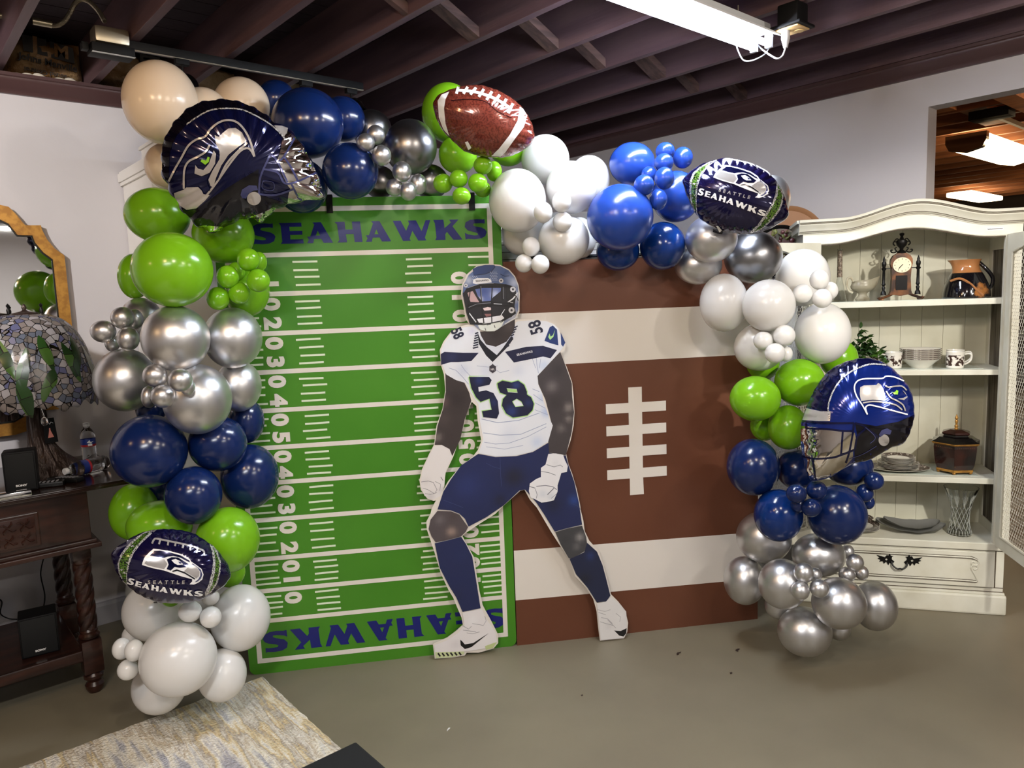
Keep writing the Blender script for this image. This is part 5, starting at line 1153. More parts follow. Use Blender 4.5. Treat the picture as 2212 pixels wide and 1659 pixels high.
# speakers, remotes, bottles, screen edge
def speaker(name, label, w_, d_, h_, loc, rz):
    t = thing(name, label, 'speaker', loc, rz)
    MB().b2((-w_ / 2, 0, 0), (w_ / 2, d_, h_), .006).done('cabinet', 'blackm', t)
    MB().b2((-w_ / 2 + .006, -.006, .006), (w_ / 2 - .006, 0, h_ - .006), .004).done('grille', 'softblack', t)
    MB().text('SONY', XZ(0, -.0068, .026), .011, .0006, .0003, 1.3).done('brand_mark', 'labelwhite', t); return t
speaker('speaker', 'small black speaker standing on the console table left of the lamp', .115, .10, .165, (.395, 3.54, TT + .002), R(-12))
speaker('speaker', 'black speaker lying in the dark on the lower shelf of the console table', .14, .12, .175, (.40, 3.60, .2055), R(-8))
tag(MB().b2((-.07, -.035, 0), (.05, .02, .022), .003).done('metal_box', 'chrome'), 'shiny silver metal tin at the front edge of the console table', 'tin').location = (.365, 3.475, TT)
tag(MB().b2((-.35, 0, 0), (.0, .03, .25), .004).b2((-.2, -.02, 0), (-.1, .06, .004)).done('television', 'blackm'), 'black screen edge at the far left of the console table', 'television').location = (.295, 3.50, TT)
def remote(label, x, y, rz, n):
    t = thing('remote_control', label, 'remote', (x, y, TT), rz, 'remote controls on the console table')
    MB().box((0, 0, .011), (.045, .15, .02), 0, .007).done('body', 'remote', t)
    mb = MB()
    for i in range(3):
        for j in range(n): mb.box((-.012 + .012 * i, -.05 + .016 * j, .0215), (.007, .009, .003), 0, .001)
    mb.done('keys', 'remoteb', t)
remote('black remote control lying in front of the lamp base, nearer the speaker', .475, 3.565, R(70), 5)
remote('black remote control lying in front of the fallen bottle', .56, 3.60, R(38), 6)
def bottle(label, mtx):
    t = thing('water_bottle', label, 'bottle', (0, 0, 0), 0, 'water bottles on the console table'); t.matrix_world = mtx
    prof = [(0, .004), (.020, 0), (.030, .004), (.032, .012)] + [(.032 - (.0022 if i % 2 else 0), .016 + .009 * i) for i in range(8)] + [(.0315, .09), (.0315, .13), (.0325, .134), (.030, .150), (.022, .168), (.0135, .178), (.0125, .186)]
    MB().lathe(prof, seg=32).done('bottle_body', 'clear', t)
    MB().lathe([(0, .202), (.0135, .202), (.0145, .200), (.0145, .187), (0, .187)], seg=24).done('cap', 'labelwhite', t)
    l = MB().lathe([(.0322, .092), (.0326, .094), (.0326, .126), (.0322, .128)], seg=32).done('label', 'labelblue', t)
    MB().lathe([(.0328, .092), (.0328, .102)], seg=32).done('label_band', 'labelred', l, recalc=False)
    MB().slab([(-.012, .112), (0, .124), (.004, .114), (.016, .116), (.004, .108)], (), -.0325, -.0336).done('label_star', 'labelwhite', l)
    MB().slab([(-.008, .096), (.010, .096), (.010, .106), (-.008, .106)], (), -.0326, -.0337).done('barcode', 'labelwhite', l)
bottle('upright water bottle on the console table, right of the lamp', Matrix.Translation((.715, 3.90, TT)))
bottle('water bottle lying on its side on the console table', Matrix.Translation((.75, 3.74, TT + .0335)) @ Matrix.Rotation(R(-155), 4, 'Z') @ Matrix.Rotation(R(90), 4, 'Y') @ Matrix.Rotation(R(90), 4, 'Z'))
def cable(name, label, pts, r=.003, m='blackm', cat='cable'): tag(MB().tube(smooth_pts(pts, 8), r, 6).done(name, m), label, cat)
cable('power_cable', 'black power cable hanging down the wall behind the console table', [ony(96, 1200, 4.26), ony(88, 1240, 4.27), ony(97, 1290, 4.27), ony(88, 1335, 4.22)])
cable('audio_cable', 'thin black cable curling at the left edge under the console table', [ony(-10, 1290, 4.26), ony(4, 1300, 4.27), ony(1, 1325, 4.25), ony(18, 1336, 4.2), ony(36, 1338, 4.1)])
cable('charger_cable', 'thin pale cable trailing off the back of the console table beside the lying bottle', [(.735, 4.18, TT + .004), (.78, 4.08, TT + .004), (.815, 4.0, TT - .02), (.83, 4.05, TT - .2), (.84, 4.2, .5)], .002, 'cord')

# gold mirror
MR = [(0, 440.6), (18, 447), (36, 465), (48, 480), (54, 487), (88, 487), (90, 496), (101, 517), (117.5, 537), (137, 551), (139, 555)]
MI = [(0, 467.7), (18, 483), (38, 508), (69.6, 508.7), (76, 524.7), (94, 546), (114, 560.5)]
cxm = .425
def mside(pts): return [(ony(x, y, 4.25).x - cxm, ony(x, y, 4.25).z) for x, y in pts]
def quatre(pts, inset):
    s = mside(pts); zc = 1.63; s[0] = (.05, s[0][1] + .006)
    top = s; right = top + [(x, 2 * zc - z) for x, z in top[::-1]]
    return right + [(-x, z) for x, z in right[::-1]]
fo, fi = quatre(MR, 0), quatre(MI, 0)
t = thing('wall_mirror', 'gold quatrefoil wall mirror behind the stained glass lamp', 'mirror', (cxm, 4.255, 0))
MB().slab(fo, [fi], .02, -.012).done('frame', 'gold', t, False)
MB().slab([(x * 1.02, 1.63 + (z - 1.63) * 1.01) for x, z in fi], (), .01, .004).done('mirror_glass', 'mirror', t, False)
MB().slab([(x * .995, 1.63 + (z - 1.63) * .995) for x, z in fi], [[(x * .985, 1.63 + (z - 1.63) * .985) for x, z in fi]], .0, -.006).done('inner_lip', 'iron', t, False)

# tall white cabinet behind the arch
t = thing('tall_white_cabinet', 'tall white cabinet with stepped cornice half hidden behind the cream balloons', 'cabinet', (1.07, 3.78, 0))
MB().b2((0, 0, 0), (.40, .505, 2.30)).done('body', 'cabinet', t, False)
MB().b2((-.012, -.02, 2.30), (.42, .507, 2.318)).b2((-.02, -.03, 2.318), (.43, .509, 2.36)).b2((-.012, -.02, 2.36), (.42, .507, 2.372)).done('cornice', 'cabinet', t, False)
MB().b2((.03, -.06, 2.372), (.38, .23, 2.44)).b2((.02, -.07, 2.44), (.39, .24, 2.455)).done('top_box', 'cabinet', t, False)
t = thing('floor_vase', 'white ceramic floor vase with silver trim behind the lower football foil', 'vase', (.955, 4.13, 0))
t.scale = (.85, .85, .85)
MB().lathe([(0, 0), (.07, 0), (.085, .03), (.115, .14), (.12, .22), (.10, .32), (.06, .40), (.045, .44), (.06, .47), (.05, .47), (.035, .44)], seg=36).done('body', 'china', t)
MB().lathe([(.062, .402), (.066, .41), (.062, .42), (.05, .44)], seg=30).done('silver_trim', 'chrome', t)

# rug and the black ottoman corner
RG = ((-1.2, .9), (1.148, 3.10))
mb = MB(); n, m = 100, 94; rnd = random.Random(2); g = []
for i in range(n + 1):
    row = []
    for j in range(m + 1):
        x = RG[0][0] + (RG[1][0] - RG[0][0]) * i / n; y = RG[0][1] + (RG[1][1] - RG[0][1]) * j / m
        e = 0 if i in (0, n) or j in (0, m) else 1
        row.append(mb.bm.verts.new((x + (1 - e) * rnd.uniform(-.003, .003), y + (1 - e) * rnd.uniform(-.003, .003), .012 + e * rnd.uniform(-.001, .005))))
    g.append(row)
for i in range(n):
    for j in range(m): mb.bm.faces.new((g[i][j], g[i + 1][j], g[i + 1][j + 1], g[i][j + 1]))
r = bmesh.ops.extrude_face_region(mb.bm, geom=mb.bm.faces[:])
for v in r['geom']:
    if isinstance(v, bmesh.types.BMVert): v.co.z = .001
tag(mb.done('area_rug', 'rug'), 'cream, grey and gold abstract shag rug corner on the painted floor', 'rug')
t = thing('ottoman', 'flat black top of a low stool cut off at the bottom edge of the picture', 'stool', (.45, 1.31, 0))
MB().b2((-.5, -.36, .44), (.403, .36, .5), .006).done('seat', 'softblack', t, False)
for x, y in ((-.44, -.31), (.35, -.31), (-.44, .31), (.35, .31)): MB().b2((x - .02, y - .02, .012), (x + .02, y + .02, .44)).done('leg', 'softblack', t, False)
def scrap(label, px, py, m, pts, cat='debris'):
    p = onz(px, py, 0); o = MB().slab([(a * .01, b * .01) for a, b in pts], (), .001, .003, conv=lambda x, y, z: Vector((x, z, y))).done('paper_scrap' if m == 'labelwhite' else 'dry_leaf', m, None, False); o.location = (p.x, p.y, .0005); tag(o, label, cat)
scrap('tiny white paper scrap on the floor near the rug', 968, 1577, 'labelwhite', [(-1, -.6), (1.2, .2), (.9, .7), (-.2, .2)])
scrap('dark leaf flake on the floor, left one of the two before the brown board', 1466, 1412, 'debris', [(-2, -.5), (-1, .4), (0, .7), (1.2, .2), (2, .1), (1, -.4), (0, -.1), (-.8, -.7)])
scrap('dark leaf flake on the floor, right one of the two, nearer the silver balloons', 1594, 1405, 'debris', [(-1.5, -.5), (-1, .6), (.4, .8), (1.7, .2), (.8, -.3), (0, .1), (-.8, -.7)])
scrap('small brown crumb on the floor below the right leaf flake', 1579, 1455, 'debris', [(-.8, -.4), (-.2, .5), (.8, .3), (.5, -.4)])
scrap('tiny brown speck on the floor right of centre', 1257, 1503, 'debris', [(-.5, -.3), (-.2, .4), (.6, .2), (.3, -.3)])

# ================================================================ white hutch and what it holds
PH = Plane((3.539, 1.831), (4.067, 1.035)); HW_ = .955; HD = .37
hut = thing('china_hutch', 'distressed white china hutch with arched cornice, open shelves and one drawer', 'hutch', PH.A, PH.rz)
MB().b2((-.004, 0, 0), (HW_ + .004, HD, .100), .010).b2((.004, .006, .1), (HW_ - .004, HD, .112), .004).done('plinth', 'hutch', hut, False)
MB().b2((.012, .012, .11), (HW_ - .012, HD, .335)).b2((.004, .0, .330), (HW_ - .004, HD, .368), .005).done('base', 'hutch', hut, False)
dr = MB().b2((.06, -.002, .142), (.900, .014, .322), .004).done('drawer', 'hutch', hut, False)
def ribbon(name, pts, r, m, par, y=-.004): return MB().tube([(x, y, z) for x, z in pts], r, 5).done(name, m, par)
for sgn in (1, -1):
    f = lambda x: .48 + sgn * (x - .48)
    for k, (o, r_, m) in enumerate(((0, .0032, 'hutch'), (.006, .0014, 'hutchline'), (-.006, .0014, 'hutchline'))):
        P = [(.48, .292 + o), (.76, .292 + o), (.80, .290 + o), (.825, .278 + o * .5), (.826 + o * .4, .262), (.812, .252), (.797, .258), (.80, .270), (.812, .268)]
        P2 = [(.48, .172 - o), (.76, .172 - o), (.815, .170 - o), (.824 + o * .4, .176), (.815, .200), (.800, .228), (.797, .245), (.81, .254), (.824, .246), (.82, .234), (.808, .232)]
        for q in (P, P2): ribbon('moulding', [(f(a), b) for a, b in [(v.x, v.y) for v in smooth_pts([Vector((*c, 0)) for c in q], 4)]], r_, m, dr)
for z in (.326, .138, .1165): MB().b2((.012, .0085, z), (HW_ - .012, .0125, z + .002)).done('glaze_line', 'hutchline', hut, False)
for a in (.904, .052): MB().b2((a, .009, .14), (a + .004, .0125, .325)).done('glaze_line', 'hutchline', hut, False)
# bat-wing drawer pull
hd = MB()
for sgn in (1, -1):
    W_ = [(.022, .0), (.035, .012), (.034, .024), (.028, .028), (.040, .030), (.044, .043), (.050, .030), (.058, .032), (.066, .020), (.080, .024), (.104, .030), (.090, .016), (.100, .012), (.086, .006), (.092, -.004), (.076, .0), (.070, -.014), (.060, -.002), (.050, -.020), (.044, -.006), (.034, -.016)]
    hd.slab([(sgn * a, b) for a, b in W_][::sgn], [[(sgn * a, b) for a, b in ((.052, .010), (.060, .016), (.066, .008), (.058, .003))]], -.002, -.006)
hd.tube(smooth_pts([(-.036, -.008, .0), (-.030, -.018, -.018), (-.012, -.024, -.030), (0, -.026, -.028), (.012, -.024, -.030), (.030, -.018, -.018), (.036, -.008, .0)], 6), .0042, 8)
h_ = hd.done('drawer_pull', 'iron', dr); hx, hz = PH.st(1942, 1213); h_.location = (hx, 0, hz)
# uprights, sides, back
MB().b2((0, 0, .368), (.074, .022, 1.86)).done('left_stile', 'hutch', hut, False)
MB().b2((.886, 0, .368), (HW_, .022, 1.86)).done('right_stile', 'hutch', hut, False)
for x in (.004, HW_ - .024):
    MB().b2((x, .022, .368), (x + .02, HD - .02, .42)).b2((x, .022, 1.80), (x + .02, HD - .02, 1.93)).b2((x, .022, .42), (x + .02, .06, 1.80)).b2((x, HD - .06, .42), (x + .02, HD - .02, 1.80)).done('side_frame', 'hutch', hut, False)
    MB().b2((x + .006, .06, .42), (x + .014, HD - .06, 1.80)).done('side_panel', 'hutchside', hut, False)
mb = MB()
for k in range(9): mb.b2((.02 + .1017 * k, HD - .02, .368), (.02 + .1017 * (k + 1) - .0015, HD - .004, 1.93))
mb.done('back_panel', 'hutchback', hut, False)
for z0, z1 in ((.659, .687), (1.198, 1.223), (1.538, 1.567)):
    s = MB().b2((.024, .024, z0), (HW_ - .024, HD - .02, z1), .002).done('shelf', 'hutch', hut, False)
    MB().b2((.12, .07, z1), (HW_ - .12, HD - .05, z1 + .0012)).done('glass_inset', mat('shelf_glass', (196, 204, 196), .06, spec=.6), s, False)
MB().b2((.02, .022, 1.93), (HW_ - .02, HD, 1.96)).done('roof', 'hutch', hut, False)
def bump(x, x0=.50, w_=.34): return .5 + .5 * math.cos(math.pi * max(-1, min(1, (x - x0) / w_)))
N = 60; xs = [HW_ * i / N for i in range(N + 1)]
low = [(.07 + (.885 - .07) * i / 40, 1.855 + .058 * bump(.07 + (.885 - .07) * i / 40, .48, .36)) for i in range(41)]
top = [(x, 1.912 + .068 * bump(x)) for x in xs]
MB().slab([(0, 1.853), (.07, 1.853)] + low + [(.885, 1.853), (HW_, 1.853)] + top[::-1], (), .022, 0).done('frieze', 'hutch', hut, False)
MB().tube([(x, .0, z + .004) for x, z in low], .004, 6).done('arch_bead', 'hutch', hut)
MB().tube([(x, .002, z - .004) for x, z in low], .0022, 6).done('glaze_line', 'hutchline', hut)
def sweep(prof, x0, x1, n=70):
    mb = MB(); rings = []
    for i in range(n + 1):
        x = x0 + (x1 - x0) * i / n; c = .068 * bump(x)
        rings.append([mb.bm.verts.new((x, y, z + c)) for y, z in prof])
    for A_, B_ in zip(rings, rings[1:]):
        for k in range(len(prof) - 1): mb.bm.faces.new((A_[k], A_[k + 1], B_[k + 1], B_[k]))
        mb.bm.faces.new((A_[-1], A_[0], B_[0], B_[-1]))
    mb.bm.faces.new(rings[0]); mb.bm.faces.new(rings[-1][::-1]); return mb
sweep([(.03, 1.908), (-.004, 1.908), (-.006, 1.914), (-.012, 1.917), (-.014, 1.922), (-.026, 1.938), (-.036, 1.95), (-.038, 1.958), (-.046, 1.962), (-.048, 1.972), (-.05, 1.976), (.03, 1.976)], -.02, HW_ + .02).done('cornice', 'hutch', hut, auto=25)
for y, z in ((-.005, 1.913), (-.015, 1.9205), (-.038, 1.9565), (-.0465, 1.9625)):
    MB().tube([(x, y, z + .068 * bump(x)) for x in [-.018 + (HW_ + .036) * i / 60 for i in range(61)]], .0013, 5).done('glaze_line', 'hutchline', hut)
MB().b2((-.03, -.01, 1.962), (.03, HD, 1.978)).b2((-.018, -.005, 1.925), (.02, HD, 1.962)).done('cornice_return', 'hutch', hut, False)
MB().b2((HW_ - .03, -.01, 1.962), (HW_ + .03, HD, 1.978)).b2((HW_ - .02, -.005, 1.925), (HW_ + .018, HD, 1.962)).done('cornice_return', 'hutch', hut, False)
lx_, lz_ = PH.st(2149, 494.5); x0 = PH.st(2133, 496)[0]; x1 = PH.st(2166, 493)[0]
st_ = MB().b2((x0 - .003, -.001, lz_ - .006), (x1 + .003, 0, lz_ + .006)).done('price_sticker', 'labelwhite', hut, False)
q = [Vector((x0 + (x1 - x0) * i / 60, -.0015, lz_ + .0022 * math.sin(i * 1.35) * (0 if i % 15 == 0 else 1))) for i in range(61)]
MB().tube(q, .0008, 4).done('sticker_script', 'ink', st_)
# doors with chicken wire
def wiredoor(L_, z0, z1, label_, loc, ang):
    d = MB().slab([(0, z0), (L_, z0), (L_, z1 + .0), (L_ * .5, z1 + .0), (0, z1)], [[(.05, z0 + .055), (L_ - .05, z0 + .055), (L_ - .05, z1 - .02), (L_ * .6, z1 - .045), (.05, z1 - .085)]], .02, 0).done('door', 'hutch', hut, False)
    d.location = loc; d.rotation_euler = (0, 0, ang); d['label'] = label_
    x0, x1, a, b = .045, L_ - .045, z0 + .05, z1 - .05
    MB().tube([(.056, -.002, a + .01), (L_ - .056, -.002, a + .01)], .004, 6).tube([(.056, -.002, a + .01), (.056, -.002, b - .035)], .004, 6).tube([(.056, -.002, b - .035), (L_ * .6, -.002, b + .008), (L_ - .056, -.002, b + .03)], .004, 6).done('inner_moulding', 'hutch', d)
    mb = MB(); s = .0105; hh = s * math.sqrt(3) / 2; rw = .0007; k = 0; z = a
    def seg(p, q):
        dx, dz = q[0] - p[0], q[1] - p[1]; l = math.hypot(dx, dz); nx, nz = -dz / l * rw, dx / l * rw
        V = [mb.bm.verts.new((p[0] + nx, .010, p[1] + nz)), mb.bm.verts.new((q[0] + nx, .010, q[1] + nz)), mb.bm.verts.new((q[0] - nx, .010, q[1] - nz)), mb.bm.verts.new((p[0] - nx, .010, p[1] - nz)), mb.bm.verts.new((p[0], .0085, p[1])), mb.bm.verts.new((q[0], .0085, q[1]))]
        for f in ((0, 1, 5, 4), (4, 5, 2, 3), (0, 3, 2, 1)): mb.bm.faces.new([V[i] for i in f])
    row = 0
    while z < b:
        x = x0 + (hh if row % 2 else 0)
        while x < x1:
            seg((x, z), (x + hh, z + s * .5)); seg((x, z), (x - hh, z + s * .5)); seg((x, z), (x, z - s)); x += 2 * hh
        z += 1.5 * s; row += 1
    mb.done('chicken_wire', 'wire', d, False, False); return d
wiredoor(.40, .362, 1.862, 'right door standing open towards the camera', (.892, -.008, 0), math.atan2(-.302, .022))
wiredoor(.40, .362, 1.862, 'left door folded open behind the white balloons', (.068, -.01, 0), math.atan2(-.17, -.17))

def hput(x, y, z):               # a place in the hutch, in world space
    return PH.A + PH.u * x + PH.n * y + Vector((0, 0, z))
def hx_(px, off): return PH.st(px, 700, off)[0]
S1, S2, S3, S0 = 1.5686, 1.2246, .6886, .3686
# sauce boat
t = thing('sauce_boat', 'cream crackle glazed gravy boat on the top shelf', 'gravy boat', hput(hx_(1862, .14), .14, S1), PH.rz)
mb = MB(); n, m = 22, 32; rings = []
for i in range(n + 1):
    v = i / n; r = [.030, .034, .024, .018, .022, .040, .052, .056, .054, .050, .050][min(10, int(v * 10))]; zz = .105 * v; ring = []
    r2 = [.030, .034, .024, .018, .022, .040, .052, .056, .054, .050, .050][min(10, int(v * 10) + 1)]; r = r + (r2 - r) * (v * 10 - int(v * 10))
    for k in range(m):
        a = 2 * math.pi * k / m; sp = max(0, math.cos(a)) ** 3 * max(0, v - .6) / .4
        ring.append(mb.bm.verts.new((r * math.cos(a) * 1.05 + .030 * sp, r * math.sin(a) * .75 * (1 - .4 * sp), zz + .030 * sp - .012 * max(0, v - .7) * (1 + math.cos(2 * a)) * 1.2)))
    rings.append(ring)
for A_, B_ in zip(rings, rings[1:]):
    for k in range(m): mb.bm.faces.new((A_[k], A_[(k + 1) % m], B_[(k + 1) % m], B_[k]))
mb.bm.faces.new(rings[0][::-1]); bmesh.ops.solidify(mb.bm, geom=mb.bm.faces[:], thickness=.003)
mb.done('body', 'cream_glaze', t)
MB().tube(smooth_pts([(-.045, 0, .10), (-.056, 0, .118), (-.072, 0, .115), (-.076, 0, .085), (-.066, 0, .055), (-.046, 0, .042)], 6), .0055, 8).done('handle', 'cream_glaze', t)
# glass bud vase with etched neck at the left of the shelf
t = thing('glass_decanter', 'tall clear glass decanter with patterned neck on the top shelf behind the small white balloons', 'decanter', hput(hx_(1812, .20), .20, S1), PH.rz)
MB().lathe([(0, .002), (.034, 0), (.036, .006), (.028, .04), (.018, .09), (.0125, .12), (.011, .26), (.013, .27), (.011, .27), (.009, .26), (.010, .12), (.016, .09), (.026, .04), (.032, .01), (0, .008)], seg=28).done('body', 'clear', t)
MB().lathe([(.0130, .125), (.0118, .262)], seg=28).done('neck_pattern', mat('etched_band', (150, 136, 120), .5, noise=((96, 82, 70), 120, .45, .55)), t, recalc=False)
# clock
t = thing('mantel_clock', 'ornate bronze and black mantel clock with urn finial between two columns', 'clock', hput(hx_(1943, .14), .14, S1), PH.rz)
body = [(-.052, .03), (-.046, .05), (-.042, .12), (-.045, .18), (-.050, .20), (-.048, .225), (-.038, .245), (-.020, .257), (0, .26)]
body = body + [(-x, z) for x, z in body[::-1][1:]] + [(.03, .028), (0, .022), (-.03, .028)]
MB().slab(body, (), .022, -.016).done('case', 'copper', t, False)
MB().slab([(-.024, .055), (.024, .055), (.026, .062), (.026, .135), (-.026, .135), (-.026, .062)], (), -.015, -.019).done('black_panel', 'lacquerblack', t, False)
MB().lathe([(.044, 0), (.048, -.004), (.050, -.010), (.044, -.012), (.040, -.008)], seg=36, mt=Matrix.Translation((0, -.014, .192)) @ Matrix.Rotation(R(-90), 4, 'X') @ Matrix.Scale(-1, 4, (0, 0, 1))).done('bezel', 'copper', t)
dl = MB().lathe([(0, 0), (.042, 0), (.042, .004), (0, .004)], seg=36, mt=Matrix.Translation((0, -.018, .192)) @ Matrix.Rotation(R(90), 4, 'X')).done('dial', 'dial', t)
mb = MB()
for k in range(12): a = k * math.pi / 6; mb.box((.033 * math.sin(a), -.0225, .192 + .033 * math.cos(a)), (.0022, .001, .0065 if k % 3 == 0 else .004))
mb.done('hour_marks', 'ink', dl)
for L_, wd, an in ((.030, .0022, 216), (.020, .003, 222)):
    a = R(an); MB().slab(stroke([(-.006 * math.sin(a), -.006 * math.cos(a)), (L_ * math.sin(a), L_ * math.cos(a))], wd), (), -.0225, -.0238).done('clock_hand', 'iron', dl, False).location = (0, 0, .192)
for s in (-1, 1):
    MB().lathe([(0, .028), (.014, .028), (.012, .045), (.006, .055), (.009, .07), (.005, .078), (.010, .088), (.0075, .096), (.0065, .165), (.010, .170), (.012, .176), (.007, .182), (.0105, .196), (.011, .206), (.006, .218), (.007, .224), (.002, .24), (0, .246)], (s * .078, 0, 0), 16).box((s * .064, 0, .176), (.03, .005, .005)).done('column', 'iron', t)
    MB().tube(smooth_pts([(s * .035, -.006, .035), (s * .060, -.008, .022), (s * .085, -.008, .012), (s * .098, -.008, .010), (s * .103, -.008, .016)], 5), .007, 8).box((s * .088, -.002, .004), (.022, .02, .008), 0, .002).done('foot', 'copper', t)
    MB().tube(smooth_pts([(s * .022, 0, .268), (s * .034, 0, .262), (s * .046, 0, .266), (s * .048, 0, .276), (s * .040, 0, .276)], 5), .0035, 6).tube(smooth_pts([(s * .010, 0, .262), (s * .022, 0, .270), (s * .030, 0, .284), (s * .022, 0, .290)], 5), .003, 6).tube(smooth_pts([(s * .018, 0, .318), (s * .034, 0, .322), (s * .038, 0, .310), (s * .030, 0, .300)], 5), .0035, 6).tube(smooth_pts([(s * .012, 0, .330), (s * .022, 0, .338), (s * .03, 0, .330), (s * .036, 0, .322)], 5), .0028, 6).done('scroll', 'iron', t)
MB().lathe([(0, .258), (.022, .258), (.018, .268), (.008, .276), (.010, .286), (.022, .30), (.026, .318), (.024, .328), (.012, .334), (.008, .342), (.006, .350), (.011, .358), (.011, .366), (0, .370)], seg=22).done('urn_finial', 'iron', t)
t.scale = (1, 1, .90)
# brown jug
t = thing('glazed_jug', 'squat jug with tan neck and glossy black glazed body on the top shelf', 'jug', hput(hx_(2084, .14), .14, S1), PH.rz)
MB().lathe([(0, 0), (.098, 0), (.104, .006), (.102, .03), (.092, .07), (.074, .11), (.066, .122)], seg=44).done('body', 'black_glaze', t)
mb = MB(); rings = []
PF = [(.066, .122), (.058, .135), (.052, .155), (.054, .172), (.062, .186)]
for r, z in PF + [(r - .004, z) for r, z in PF[::-1]]:
    v = (z - .122) / .064
    rings.append([mb.bm.verts.new((r * math.cos(a) - .026 * max(0, -math.cos(a)) ** 5 * v, r * math.sin(a), z)) for a in [2 * math.pi * k / 40 for k in range(40)]])
for A_, B_ in zip(rings, rings[1:]):
    for k in range(40): mb.bm.faces.new((A_[k], A_[(k + 1) % 40], B_[(k + 1) % 40], B_[k]))
mb.done('neck', 'tan_glaze', t)
MB().tube(smooth_pts([(.048, -.01, .172), (.066, -.02, .150), (.092, -.025, .118), (.106, -.025, .09), (.104, -.025, .06), (.094, -.02, .045)], 6), .009, 10).done('handle', 'black_glaze', t)
o = MB().tube(smooth_pts([(-.085, -.055, .085), (-.05, -.078, .095), (-.01, -.088, .07), (.02, -.098, .035), (.045, -.098, .012)], 6), .006, 6).done('drip_stripe', 'tan_glaze', t)
# ivy
t = thing('ivy_plant', 'trailing green pothos ivy in a white pot behind the right helmet foil', 'plant', hput(hx_(1850, .17), .17, S2), PH.rz)
MB().lathe([(0, 0), (.035, 0), (.05, .07), (.052, .075), (.046, .07), (0, .065)], seg=26).done('pot', 'china', t)
stems = MB(); leaves = MB(); rnd = random.Random(21)
def leaf(mb, c, d, size, clamp=True):
    d = Vector(d).normalized(); s = d.cross(Vector((0, 0, 1))); s = s.normalized() if s.length > .1 else Vector((1, 0, 0)); u = s.cross(d).normalized()
    P = [(0, 0), (.28, .12), (.42, .38), (.34, .68), (.0, 1.05), (-.34, .68), (-.42, .38), (-.28, .12)]
    V = [mb.bm.verts.new(Vector(c) + s * a * size + d * b * size + u * (-abs(a) * .5 + .12 * math.sin(3 * b)) * size) for a, b in P]; ctr = mb.bm.verts.new(Vector(c) + d * .45 * size + u * .12 * size)
    for i in range(8): mb.bm.faces.new((ctr, V[i], V[(i + 1) % 8]))
    if clamp:
        for v in V + [ctr]: v.co.z = max(v.co.z, .004)
V0 = Vector((0, 0, .07))
targets = [(.06, -.05, .10), (.10, -.06, .06), (.14, -.04, .05), (.175, -.03, .045), (.05, .0, .16), (.02, -.03, .20), (.08, .03, .12), (.12, -.08, .03), (-.04, -.05, .1), (.0, -.08, .05), (.04, -.09, .02), (.15, .02, .08)]
for T_ in targets:
    T_ = Vector(T_); mid = (V0 + T_) / 2 + Vector((0, 0, .03)); pts = smooth_pts([V0, mid, T_], 6); stems.tube(pts, .0014, 5)
    for p in pts[3::2] + [pts[-1]]:
        for _ in range(2):
            d = Vector((rnd.uniform(-.6, 1), rnd.uniform(-1, .3), rnd.uniform(-.9, .6))); leaf(leaves, p, d, rnd.uniform(.026, .042))
pts = smooth_pts([(.17, -.03, .045), (.195, -.04, .035), (.205, -.04, .05), (.208, -.04, .075)], 6); stems.tube(pts, .0012, 5); leaf(leaves, pts[-1], (.9, -.1, .45), .035); leaf(leaves, (.185, -.04, .03), (-.3, -.3, -.8), .03)
leaf(leaves, (.012, -.03, .205), (.1, -.1, 1), .035)
stems.done('stems', 'leaf', t); tag(leaves.done('leaves', 'leaf', t), kind='stuff')
# transferware mugs
def mug_mesh():
    t = thing('transferware_mug', 'mug', 'mug', (0, 0, 0), 0, 'brown transferware mugs on the second shelf')
    MB().lathe([(0, .003), (.034, 0), (.038, .004), (.040, .075), (.0415, .082), (.039, .082), (.037, .075), (.035, .008), (0, .008)], seg=32).done('cup', 'china', t)
    MB().lathe([(.0388, .014), (.0402, .066)], seg=32).done('printed_scene', 'transfer', t, recalc=False)
    MB().tube(smooth_pts([(.039, 0, .068), (.058, 0, .072), (.070, 0, .062), (.064, 0, .035), (.040, 0, .018)], 6), .0042, 8).done('handle', 'china', t); return t
m0 = mug_mesh(); m0['label'] = 'brown transferware mug beside the bowl stack, handle to the left'
m0.location = hput(hx_(1932, .12), .12, S2); m0.rotation_euler = (0, 0, PH.rz + R(185))
dup(m0, hput(hx_(1903, .20), .20, S2), PH.rz + R(172), 'brown transferware mug half hidden behind the one next to the bowls')
dup(m0, hput(hx_(2066, .10), .10, S2), PH.rz + R(-8), 'brown transferware mug alone at the right of the second shelf, handle to the right')
dup(m0, hput(hx_(2066, .21), .21, S2), PH.rz + R(-12), 'brown transferware mug standing directly behind the right hand mug')
